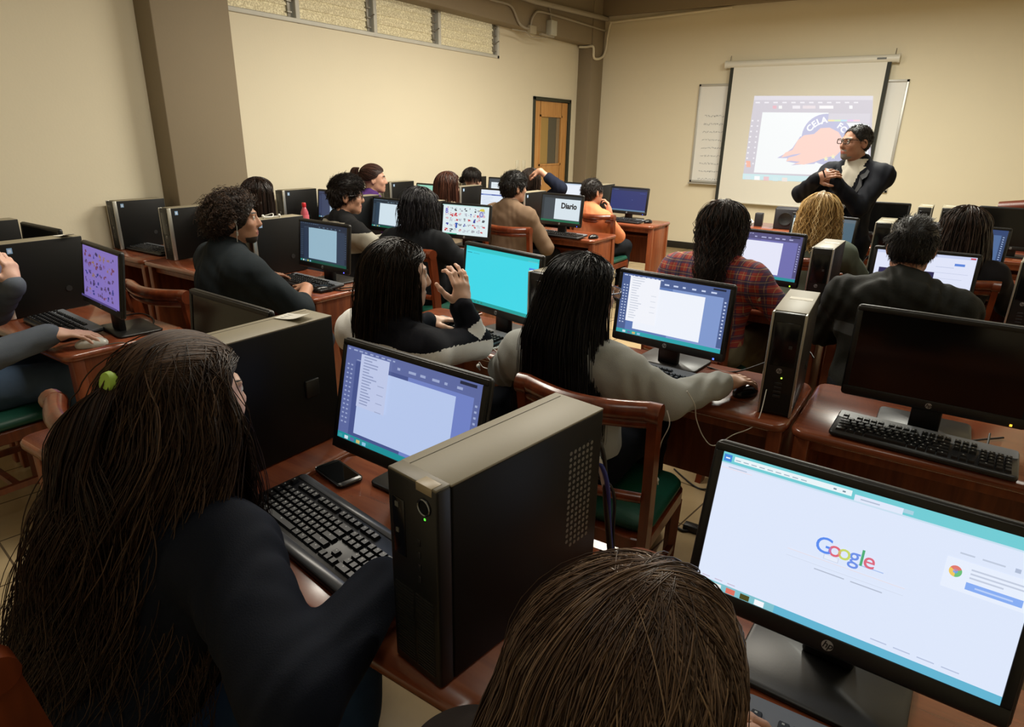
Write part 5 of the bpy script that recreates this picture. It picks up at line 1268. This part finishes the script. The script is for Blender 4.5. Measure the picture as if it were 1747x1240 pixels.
# ---------------------------------------------------------------- the people
def HT(px, py, zt, vol=.012):
    x, y = wz(px, py, zt); return (x, y, zt-.117-vol)
R_ = math.radians
def stripes_shirt(C, P, f):           # black with white shoulder bands
    mi = np.zeros(len(C), int); z = C[:, 2]; r = np.abs(C[:, 0])
    mi[((z < .012) & (z > -.10) & (r < .15)) | ((r > .15) & (z < -.05) & (z > -.20))] = 1
    return mi
def white_black(C, P, f):             # white sweater, black yoke running down the upper arm, black cuffs
    mi = np.zeros(len(C), int)
    yoke = (C[:, 2] > -.035) & (C[:, 0] > -.055)
    E, W = f['EL']['r'], f['W']['r']; sh = f['sh']['r']
    u = unit(E-sh); q = P-sh; s = q@u; n_ = q-s[:, None]*u; L = np.linalg.norm(E-sh)
    top = (s > 0) & (s < L+.03) & (n_[:, 2] > .022) & (np.linalg.norm(n_, axis=1) < .1)
    mi[yoke | top] = 1
    v = unit(W-E); q = P-E; s = q@v; L2 = np.linalg.norm(W-E); d = np.linalg.norm(q-s[:, None]*v, axis=1)
    fore = (s > .045) & (d < .075); mi[fore & (s < L2*.62)] = 0; mi[fore & (s >= L2*.62)] = 1; mi[(np.linalg.norm(P-E, axis=1) < .045)] = 1
    E, W = f['EL']['l'], f['W']['l']; v = unit(W-E); s = (P-E)@v; d = np.linalg.norm(P-E-s[:, None]*v, axis=1); mi[(s > .19) & (d < .07)] = 1
    return mi
def plaid_mat():
    m = bpy.data.materials.new('plaid_flannel'); m.use_nodes = True; nt = m.node_tree; b = nt.nodes['Principled BSDF']
    tc = nt.nodes.new('ShaderNodeTexCoord'); cols = [('#8e3530', 0)]
    last = None
    def band(axis, scale, ph, width, col, prev):
        mp = nt.nodes.new('ShaderNodeMapping'); mp.inputs['Rotation'].default_value = (0, 0, R_(14) if axis != 'Z' else 0)
        nt.links.new(tc.outputs['Object'], mp.inputs['Vector'])
        wv = nt.nodes.new('ShaderNodeTexWave'); wv.wave_type = 'BANDS'; wv.bands_direction = axis; wv.inputs['Scale'].default_value = scale; wv.inputs['Phase Offset'].default_value = ph
        wv.inputs['Distortion'].default_value = .6; wv.inputs['Detail'].default_value = 0
        nt.links.new(mp.outputs['Vector'], wv.inputs['Vector'])
        r = nt.nodes.new('ShaderNodeValToRGB'); r.color_ramp.elements[0].position = 1-width; r.color_ramp.elements[0].color = (0, 0, 0, 1); r.color_ramp.elements[1].position = min(1-width+.06, 1); r.color_ramp.elements[1].color = (.72, .72, .72, 1)
        nt.links.new(wv.outputs['Fac'], r.inputs['Fac'])
        mx = nt.nodes.new('ShaderNodeMix'); mx.data_type = 'RGBA'; mx.inputs[7].default_value = (*lin(col), 1)
        if prev is None: mx.inputs[6].default_value = (*lin('#9a3a34'), 1)
        else: nt.links.new(prev, mx.inputs[6])
        nt.links.new(r.outputs['Color'], mx.inputs[0]); return mx.outputs[2]
    for a in ('X', 'Z'):
        last = band(a, 5.5, 0, .36, '#2c3558', last); last = band(a, 11, 2.4, .03, '#b89a68', last)
    nt.links.new(last, b.inputs['Base Color']); b.inputs['Roughness'].default_value = .85
    return m
HB = ['#1a110d', '#241711', '#2f1f17']          # dark brown hair
BK = ['#0b0a0b', '#131114', '#1c1a1f']          # black hair

# --- foreground woman, left
r, f = person('woman in a dark navy sweater with very long brown hair tied by a green band', dict(head=tuple(wd(318, 690, 1.19)), yaw=R_(-6), head_yaw=R_(2), head_pitch=-.03, sw=.19, shirt='#161a24', pants='#2c4468',
    skin='#d0a894', wrist_r=(-.712, .665, .815), hdir_r=(.05, 1, -.03), wrist_l=(-1.18, .52, .64), pole_r=(1, -.35, -.28), loose=.014, lean=.20, hz=.55, h=.005, bulk=1.08, neck=None, top_name='sweater', hair_col='#241711'))
hc = f['c']
def drape_fg(P, L, az):
    # hangs behind the shoulders and fans towards the chair back
    z = P[..., 2]; g_ = np.clip((-.03-z)/.40, 0, 1.2)
    P = P.copy(); P[..., 0] = P[..., 0]*(1+.60*g_)-.07*g_; P[..., 1] = P[..., 1]-.09*g_*(P[..., 1] < .04)-.02*g_
    return P
hair(root=r, f=f, cols=['#241812', '#35251b', '#463325', '#5a4433'], n=4200, length=.70, vol=.012, wave=.016, wfreq=26, rad=.0010, spread=1.15, back=-.06, face=84, th_lo=40, hang=drape_fg, m=34, jit=.012, lenvar=.22, weights=[4, 4, 2, .8], seed=2, rough=.42)
M = Matrix(f['R'].tolist()).to_4x4(); M.translation = Vector(f['c'])
hair(r, f, ['#1c120e', '#2a1b14', '#35251c'], n=1300, length=.42, vol=.010, wave=.016, wfreq=26, rad=.0010, spread=1.1, back=-.02, face=80, th_lo=50, m=28, jit=.010, lenvar=.2, seed=33, sidefwd=.035, name='hair_locks')
pulled_hair(r, f, ['#32231a', '#463224', '#5a4433'], (0, -.118, .075), 3200, .014, .0008, 31)
# gathered tail on the back of the crown with the band
rng = np.random.default_rng(4); n = 420; t = np.linspace(0, 1, 26)[None]
tp = V3(.0, -.118, .075); a = rng.uniform(0, 2*PI, n)[:, None]; q = rng.uniform(.2, 1, n)[:, None]; Ls = rng.uniform(.34, .50, n)[:, None]
sp_ = .012+.055*np.minimum(t*2.2, 1); wv = .010*np.sin(t*14+a*2)
X = tp[0]+q*np.cos(a)*sp_*1.3+wv; Y = tp[1]-.075*np.minimum(t*3, 1)**.7*(1)+q*np.sin(a)*sp_*.6-.02*t; Z = tp[2]-Ls*t**1.15+.010*np.sin(np.minimum(t*8, PI))
P = np.stack([X+0*Z, Y+0*Z, Z], -1); V, Q, sid = tubes(P, np.full((n, 26), .0013)*(1-.5*t))
tail = np_mesh('hair_tail', V@f['R'].T+f['c'], Q, [mat('hair', h_, .42, spec=.45) for h_ in ('#1c120e', '#2a1b14', '#3d2b21')], rng.integers(0, 3, n)[sid], r)
MB().lathe([(.010, -.007), (.018, -.006), (.020, 0), (.017, .007), (.010, .008)], mat('green_band', '#9fc24a', .6), M=M @ Matrix.Translation(tuple(tp+V3(0, -.008, .004))) @ Matrix.Rotation(R_(75), 4, 'X')).build('hair_band', r, label='bright green hair band')

# --- person at the bottom, seen from above
r, f = person('person with smooth light brown hair at the bottom centre, seen from above', dict(head=tuple(wd(1072, 1180, .62)), yaw=R_(-10), head_yaw=R_(-22), head_pitch=-.12, shirt='#2a2422', pants='#22262e', skin='#c79a80', pelvis=(-.06, .20, .50), sw=.155, lean=.05, hz=.55, h=.005, hair_col='#5b4030', wrist_l=(-.20, .70, .80), wrist_r=(.10, .64, .80)))
def drape_bc(P, L, az):
    z = P[..., 2]; g_ = np.clip((-.06-z)/.25, 0, 1); P = P.copy(); P[..., 0] *= (1+.28*g_); P[..., 1] -= .03*g_; return P
hair(r, f, ['#4e3c31', '#5e4a3d', '#78604e', '#937a64', '#423229'], n=6500, length=.44, vol=.012, wave=.002, wfreq=14, rad=.0008, dvr=(-.006, .008), spread=1.15, back=-.05, face=60, hang=drape_bc, m=28, jit=.0035, weights=[3, 3, 2, 1, 2], seed=5, rough=.33)

# --- woman in grey, centre
r, f = person('woman in a light grey long-sleeved shirt with very long straight black hair', dict(head=HT(997, 432, 1.235, .016), yaw=R_(2), head_yaw=R_(-30), head_pitch=-.05, shirt='#a2a4a1', pants='#12151d',
    skin='#c79c82', sleeve=.97, wrist_r=(-.520, 2.045, .812), wrist_l=(-1.10, 2.05, .81), pole_r=(.9, -.5, -.6), pole_l=(-1, -.3, -.5), hdir_r=(.42, .9, .0), curl_r=.26, elbow_r=tuple(wy(1142, 682, 1.80)), lean=.04, hz=.56, h=.005, hair_col='#0c0b0c', top_name='long_sleeved_shirt', fold=.006, loose=.006))
def drape_gr(P, L, az):
    z = P[..., 2]; g_ = np.clip((-.05-z)/.30, 0, 1.15); P = P.copy(); P[..., 0] *= (1+.72*g_); P[..., 1] = P[..., 1]*(1-.15*g_)-.025*g_; return P
hair(r, f, BK+['#26242b'], n=4200, length=.60, vol=.008, wave=.005, wfreq=12, rad=.0010, spread=1.1, back=-.05, face=74, hang=drape_gr, m=30, jit=.007, weights=[4, 3, 2, .8], seed=8, rough=.3)
glasses(r, f, '#6f7fae', .0024, True)

# --- woman in white and black sweater
hd = tuple(wd(678, 474, 2.22))
r, f = person('woman in a white and black sweater raising her right hand, shoulder-length dark hair', dict(head=hd, yaw=R_(-8), head_yaw=R_(-28), head_pitch=-.02, shirt='#d9d9d4',
    shirt_mats=[mat('cloth', '#e8e8e4', .85, bump=.25, bscale=380), mat('cloth', '#17181f', .85, bump=.25, bscale=380)], shirt_fn=white_black, pants='#1a1d24', skin='#d2a890',
    elbow_r=(-1.40, 1.86, .83), wrist_r=tuple(wy(788, 524, 1.80)), wrist_l=(-1.80, 2.04, .80), pole_r=(.75, .0, -1.0), hdir_r=(-.14, .15, 1.0), hn_r=(.9, -.3, 0), curl_r=[.62, .55, .42, .38], lean=.03, hz=.55, h=.005, hair_col='#17110e', top_name='sweater', sw=.18))
hair(r, f, ['#15100d', '#1f1712', '#2b2019', '#38291f'], n=2800, length=.38, vol=.010, wave=.007, wfreq=26, rad=.0011, spread=1.08, back=-.02, face=70, m=26, jit=.006, weights=[4, 3, 2, 1], seed=11, rough=.35,
     hang=lambda P, L, az: P*np.stack([1+.15*np.clip((-.05-P[..., 2])/.2, 0, 1), np.ones(P.shape[:2]), np.ones(P.shape[:2])], -1))

# --- curly haired man
r, f = person('man with curly dark brown hair in a dark green-black T-shirt leaning on his desk', dict(head=HT(392, 318, 1.325, .035), yaw=R_(-14), head_yaw=R_(-38), shirt='#20262a', pants='#1f232b', skin='#a97c63', sleeve=.62,
    wrist_r=(-2.70, 2.13, .805), wrist_l=(-3.14, 2.16, .81), pole_r=(.9, -.6, -.5), hdir_r=(-.9, .4, 0), lean=.12, hz=.55, bulk=1.22, sw=.195, h=.006, hair_col='#1d1410', hk=1.0,
    beard=lambda C: (C[:, 1] > .045) & (C[:, 2] < -.078) & (C[:, 1] > .02)))
curly_hair(r, f, ['#1a120e', '#291d16', '#3a2b22', '#4e3c30'])
def earcord(f, r, drop=.22, sx=1):
    M = Matrix(f['R'].tolist()).to_4x4(); M.translation = Vector(f['c'])
    e = MB().tube([M @ Vector(p) for p in spline([(sx*.083, .012, .004), (sx*.090, .016, -.02), (sx*.088, .014, -.05), (sx*.080, .010, -.085), (sx*.072, .015, -.12), (sx*.07, .03, -.16)], 6)], .0016, M_WHITE, 6)
    e.tube([M @ Vector(p) for p in ((sx*.080, .010, .006), (sx*.092, .013, .000))], .006, M_WHITE, 8); e.tube([M @ Vector(p) for p in ((sx*.0885, .014, -.045), (sx*.086, .013, -.062))], .005, mat('remote_grey', '#b8b8b4', .3), 8)
    p = M @ Vector((sx*.083, .012, .004))
    return tag(e.build('earphones'), 'white earphone hanging from the ear of the curly-haired man', 'earphones')
earcord(f, r)

# --- grey hoodie, left edge
r, f = person('person in a grey hooded sweatshirt and blue jeans, face cut off by the left edge', dict(head=(-3.24, .86, 1.14), yaw=R_(-4), shirt='#5b626c', pants='#51657f', skin='#d3a995',
    wrist_r=(-2.80, .985, .815), wrist_l=tuple(wz(18, 478, 1.02))+(1.00,), hdir_r=(.45, .85, -.05), hdir_l=(-.05, .15, 1), hn_l=(.8, .5, .1), curl_l=.75, curl_r=.30, pole_r=(.7, -.8, -.6), pole_l=(0, .4, -1), lean=.12, hz=.55, h=.0055, hood=True, top_name='hooded_sweatshirt', knee_dx=.03, shoes='#3a352e'))
hair(r, f, HB, n=600, length=.34, vol=.014, rad=.002, m=20, seed=14)

# --- plaid shirt
pm = plaid_mat()
r, f = person('woman in a red and blue plaid flannel shirt with long wavy dark hair', dict(head=HT(1238, 342, 1.295, .02), yaw=R_(-3), head_yaw=R_(4), head_pitch=.04, shirt_mats=[pm], pants='#6a6450', skin='#c2967b',
    wrist_r=(-.72, 3.44, .81), wrist_l=(-1.14, 3.44, .81), pole_r=(1, -.4, -.7), lean=.04, hz=.56, h=.006, sw=.19, bulk=1.06, hair_col='#17110e', top_name='flannel_shirt'))
hair(r, f, ['#130e0c', '#1d1512', '#2b1e18', '#4a3024'], n=2000, length=.46, vol=.014, wave=.012, wfreq=75, rad=.0015, spread=.72, back=-.055, face=72, m=30, jit=.009, weights=[4, 3, 2, .8], seed=15, rough=.38,
     hang=lambda P, L, az: np.stack([P[..., 0]*(1-.28*np.clip((-.12-P[..., 2])/.3, 0, 1)), P[..., 1]-.06*np.clip((-.1-P[..., 2])/.2, 0, 1), P[..., 2]], -1))
MB().box((-.008, -.02, -.03), (.003, .02, .03), mat('badge_tan', '#a89a80', .6), .002, Matrix.Translation(tuple(f['sh']['r']+V3(.058, -.03, -.06)))).build('sleeve_patch', r, label='small tan patch on the right sleeve')

# --- black hooded jacket man, right
def jacket_fn(C, P, f): return ((C[:, 2] < -.15) & (C[:, 2] > -.20) & (C[:, 1] < .02) & (np.abs(C[:, 0]) < .22)).astype(int)
r, f = person('man with short black hair in a dark hooded jacket over a checked collar', dict(head=HT(1567, 372, 1.285, .012), yaw=R_(0), head_pitch=-.30, head_yaw=0, shirt_mats=[mat('cloth', '#1b1c19', .7, noise=.2, nscale=9, bump=.3, bscale=120), mat('cloth', '#3c3e3e', .8)], shirt_fn=jacket_fn,
    pants='#16181c', skin='#a87860', lean=.10, hz=.56, h=.006, hood=True, bulk=1.16, sw=.20, hair_col='#0e0c0b', top_name='hooded_jacket', wrist_r=(.04, 3.42, .81), wrist_l=(-.22, 3.42, .81), fold=.007))
short_hair(r, f, ['#0f0d0c', '#191512', '#241e1a'], 1500, .012, seed=16)
chk = MB(); nk = f['neck']
for i in range(20):
    a = R_(-175+350*i/19+180)
    a0, a1 = R_(360*i/20), R_(360*(i+1)/20)
    for k in range(3):
        z0, z1 = .002+k*.012, .002+(k+1)*.012; rr = [.066-.002*k, .066-.002*(k+1)]
        m_ = mat('check_dark', '#2c302f', .8) if (i+k) % 2 else mat('check_light', '#8f9390', .8)
        chk.add([tuple(nk+V3(rr[0]*math.cos(a0), rr[0]*math.sin(a0)*1.05+.01, z0+.01)), tuple(nk+V3(rr[0]*math.cos(a1), rr[0]*math.sin(a1)*1.05+.01, z0+.01)), tuple(nk+V3(rr[1]*math.cos(a1), rr[1]*math.sin(a1)*1.05+.01, z1+.01)), tuple(nk+V3(rr[1]*math.cos(a0), rr[1]*math.sin(a0)*1.05+.01, z1+.01))], [(0, 1, 2, 3)], m_)
chk.build('checked_collar', r)

# --- blonde woman
r, f = person('woman with long wavy blonde hair in front of the standing man', dict(head=HT(1405, 331, 1.26, .018), yaw=0, head_yaw=R_(8), shirt='#5a6258', pants='#20242c', lean=.08, hz=.56, h=.0085, skin='#cfa489', hair_col='#8a6a40'))
hair(r, f, ['#a58450', '#bf9c62', '#d8b880', '#866a40', '#ead4a4'], n=900, length=.36, vol=.020, wave=.010, wfreq=90, rad=.0022, spread=1.15, back=-.03, face=74, m=26, jit=.008, weights=[3, 3, 2, 2, 1], seed=17, rough=.4)
# --- brown haired woman right
r, f = person('woman with long dark brown hair at the right, back turned', dict(head=HT(1655, 354, 1.25, .016), yaw=0, head_yaw=R_(-6), shirt='#1c1a1c', pants='#16181c', lean=.06, hz=.56, h=.0085, hair_col='#1e1510'))
hair(r, f, ['#1a120e', '#281b15', '#38271e'], n=800, length=.42, vol=.018, wave=.004, wfreq=18, rad=.0026, spread=1.25, back=-.04, face=74, m=24, jit=.008, seed=18, rough=.35)
# --- orange shirt
def oc(px, py, y): return tuple(wy(px, py, y))
r, f = person('person with short dark hair in an orange T-shirt resting the head on one hand', dict(head=HT(1012, 305, 1.20, .010), yaw=R_(-8), head_yaw=R_(-22), shirt='#cf8058', pants='#15171b', skin='#b98468', sleeve=.5,
    wrist_r=oc(1039, 362, 5.62), wrist_l=(-2.95, 6.1, .78), hdir_r=(-.25, .15, 1), hn_r=(.9, .4, 0), curl_r=.7, pole_r=(.3, .0, -1), lean=.03, hz=.55, h=.007, bulk=1.0, loose=.004, hair_col='#15100d', top_name='t_shirt'))
short_hair(r, f, ['#15100e', '#1e1714', '#2a211c'], 700, .008, seed=19, rad=.002)
# --- brown jacket man
r, f = person('man with thick black hair in a brown corduroy jacket', dict(head=HT(877, 294, 1.278, .014), yaw=R_(-8), head_yaw=R_(-26), shirt='#6e5a48', pants='#20201f', skin='#b78a70', wrist_r=(-2.93, 4.80, .81), wrist_l=(-3.14, 4.82, .81), lean=.04, hz=.56, h=.007, bulk=1.1, sw=.19, hair_col='#120e0c', top_name='jacket', collar=.035))
short_hair(r, f, ['#0e0c0b', '#171310', '#201a16'], 1200, .014, seed=20, top=.012, rad=.002)
# --- black haired woman
r, f = person('woman with shoulder-length black hair in a black top at the logo sheet screen', dict(head=HT(715, 322, 1.225, .018), yaw=R_(10), head_yaw=R_(14), head_pitch=-.1, shirt='#15171a', pants='#15171a', skin='#c79c82', lean=.04, hz=.55, h=.007, bulk=1.1, sw=.185, hair_col='#0b0a0b', wrist_r=(-2.66, 3.6, .785)))
hair(r, f, BK+['#2a282c'], n=1200, length=.30, vol=.022, wave=.008, wfreq=30, rad=.0021, spread=1.12, back=-.02, face=72, m=24, jit=.009, seed=21, rough=.32)
# --- boy with glasses
r, f = person('young man with glasses and dark quiff in a black, grey and white sweater', dict(head=HT(588, 301, 1.285, .022), yaw=R_(-14), head_yaw=R_(-42), shirt_mats=[mat('cloth', '#1a1a1b', .85, bump=.2), mat('cloth', '#a8a497', .85, bump=.2)], shirt_fn=stripes_shirt, pants='#3c4a5c', skin='#b98a70', lean=.04, hz=.56, h=.0065, hair_col='#15100d', top_name='sweater', collar=.03))
short_hair(r, f, ['#120e0c', '#1c1613', '#29201b'], 1300, .012, seed=22, top=.026, up=.5, rad=.0018)
glasses(r, f, '#2a1410', .0022)
# --- ponytail purple
r, f = person('woman with a high brown ponytail in a purple hooded top', dict(head=HT(636, 281, 1.30, .012), yaw=R_(-14), head_yaw=R_(-44), shirt='#4a2d66', pants='#22242a', skin='#bd8f77', lean=.08, hz=.56, h=.0075, hood=True, hair_col='#2a1712', top_name='hooded_top'))
pulled_hair(r, f, ['#2a1812', '#3a231b', '#4c3026'], (0, -.12, .075), 700, .012, .002, 23)
rng = np.random.default_rng(3); n = 260; t = np.linspace(0, 1, 18)[None]; a = rng.uniform(0, 2*PI, n)[:, None]; q = rng.uniform(.2, 1, n)[:, None]
X = q*np.cos(a)*(.018+.035*np.sin(t*2.6)); Y = -.130-.045*np.sin(np.minimum(t*2.4, 1.6))+q*np.sin(a)*(.014+.03*np.sin(t*2.6)); Z = .095+.030*np.sin(np.minimum(t*7, PI))-.24*t**1.3*(.8+.3*rng.random((n, 1)))
V, Q, sid = tubes(np.stack([X, Y+0*X, Z+0*X], -1), np.full((n, 18), .0026)*(1-.5*t)); np_mesh('ponytail', V@f['R'].T+f['c'], Q, [mat('hair', h_, .4, spec=.45) for h_ in ('#24140f', '#341e17', '#462a20')], rng.integers(0, 3, n)[sid], r)
# --- straight haired woman by the pillar
r, f = person('woman with smooth dark brown hair beside the concrete pillar', dict(head=HT(440, 304, 1.255, .014), yaw=R_(8), shirt='#2a2624', pants='#22242a', lean=.06, hz=.56, h=.009, hair_col='#1a110d'))
hair(r, f, ['#140e0b', '#1e1510', '#2a1d17'], n=800, length=.46, vol=.014, rad=.0026, spread=1.05, back=-.02, face=74, m=22, jit=.004, seed=24, rough=.28)
# --- reddish brown hair
r, f = person('woman with straight reddish brown hair in a cream top', dict(head=HT(764, 294, 1.245, .014), yaw=R_(-2), head_yaw=R_(-10), shirt='#b7a48a', pants='#22242a', lean=.06, hz=.56, h=.009, hair_col='#3a211a'))
hair(r, f, ['#2a1813', '#3c231b', '#523226'], n=800, length=.32, vol=.014, rad=.0027, spread=1.15, back=-.015, face=74, m=22, jit=.005, seed=25, rough=.3)
# --- small bun, far row
r, f = person('person with dark hair and a small bun far back near the white document screen', dict(head=HT(806, 287, 1.23, .012), yaw=0, shirt='#24262c', pants='#22242a', lean=.06, hz=.56, h=.010, hair_col='#120e0c'))
hair(r, f, ['#120e0c', '#1c1512'], n=420, length=.17, vol=.012, rad=.0032, face=70, m=16, jit=.004, seed=26)
S = SDF(); S.ell((0, 0, 0), (.035, .035, .035)); V, Q = S.mesh(.008, lambda P: .003*np.sin(P[:, 0]*200)*np.sin(P[:, 2]*180)); np_mesh('hair_bun', V+f['c']+V3(-.095, -.06, .01), Q, [mat('hair', '#120e0c', .4, spec=.45)], None, r)
# --- arm over head
r, f = person('person in a dark navy top with the right arm bent over the head', dict(head=HT(908, 288, 1.25, .012), yaw=R_(-5), head_yaw=R_(-20), shirt='#1a1f2e', pants='#22242a', skin='#c4937a', lean=.06, hz=.56, h=.0075, hair_col='#15100d', sleeve=.80,
    wrist_r=oc(922, 292, 5.50), hdir_r=(-.9, .2, -.15), hn_r=(0, -.5, .9), curl_r=.5, pole_r=(1, .0, .35)))
hair(r, f, ['#17100d', '#221813', '#2d211a'], n=500, length=.26, vol=.012, rad=.003, face=70, m=20, jit=.005, seed=27)

# --- the man standing in front of the screen
ty = 5.35
hd = wy(1460, 245, ty)
grey_beard = lambda C: ((C[:, 1] > .05) & (C[:, 2] < -.060) & ((np.abs(C[:, 0]) < .030) | (C[:, 2] < -.088)) & (np.abs(C[:, 2]+.061) > .008)) | ((C[:, 1] > .085) & (np.abs(C[:, 2]+.0475) < .0055) & (np.abs(C[:, 0]) < .028))
yb = R_(158)
def suit(C, P, f):
    v = (C[:, 1] > .02) & (C[:, 2] < .055) & (C[:, 2] > -.36) & (C[:, 1] < .16) & (np.abs(C[:, 0]) < .062*(1+C[:, 2]/.36)+.004)
    return v.astype(int)
tw = dict(head=tuple(hd), yaw=yb, torso_yaw=R_(165), head_yaw=R_(138), head_pitch=.02, stand=True, hz=.88, neck=(hd.x+.035, hd.y+.035, hd.z-.155), pelvis=(hd.x+.03, hd.y+.03, .88),
    shirt_mats=[mat('suit_cloth', '#12141b', .75, noise=.15, nscale=8, bump=.1, bscale=300), mat('dress_shirt', '#c9c5b8', .8)], shirt_fn=suit, pants='#12141b', skin='#a1725a', shoes='#101010', bulk=1.0, sw=.180, h=.0055,
    wrist_r=tuple(wy(1392, 306, ty-.34)), wrist_l=tuple(wy(1424, 310, ty-.30)), hdir_r=(.72, -.10, .42), hn_r=(-.5, -.8, .3), hdir_l=(-.85, -.05, .12), hn_l=(.3, -.9, .3), curl_r=.55, curl_l=.62, pole_r=(-.9, .0, -.9), pole_l=(.7, .3, -.9),
    beard=grey_beard, hair_col='#7c746c', top_name='suit_jacket', collar=0, fold=.005)
r, f = person('standing man with glasses and grey goatee in a black suit, hands clasped by the screen', tw)
short_hair(r, f, ['#141210', '#1e1a17', '#2a2623'], 900, .004, seed=28, line=.075, rad=.0012, L=.012, temple=.006, back=.012)
glasses(r, f, '#14100e', .0026)
cM = np.stack([rotm(R_(165))[:, 0], rotm(R_(165))[:, 1], V3(0, 0, 1)], 1); nk = f['neck']; mb = MB(); shm = mat('dress_shirt', '#c9c5b8', .8)
def LP(x, y, z): return tuple(nk+cM@V3(x, y, z))
for s in (-1, 1):
    mb.add([LP(s*.062, -.03, .045), LP(s*.066, .02, .03), LP(s*.050, .075, .008), LP(s*.012, .095, -.02), LP(s*.040, .115, -.055), LP(s*.085, .07, .0), LP(s*.085, 0, .01)], [(0, 1, 6), (1, 5, 6), (1, 2, 5), (2, 4, 5), (2, 3, 4)], shm)
mb.build('shirt_collar', r); mb = MB()
for s in (-1, 1):
    mb.add([LP(s*.085, .04, .02), LP(s*.062, .100, -.05), LP(s*.012, .150, -.30), LP(s*.018, .165, -.305), LP(s*.11, .145, -.12), LP(s*.10, .135, -.08), LP(s*.12, .115, -.06), LP(s*.115, .05, .0)], [(0, 1, 6, 7), (1, 5, 6), (1, 4, 5), (1, 2, 3, 4)], mat('lapel', '#0e1016', .6))
mb.build('lapels', r)
tag(MB().tube([tuple(wy(1404, 290, ty-.40)), tuple(wy(1408, 303, ty-.40))], .005, mat('pen', '#2a1c1c', .4), 8).build('pen'), 'dark pen held upright in the hands of the man in the suit', 'pen')
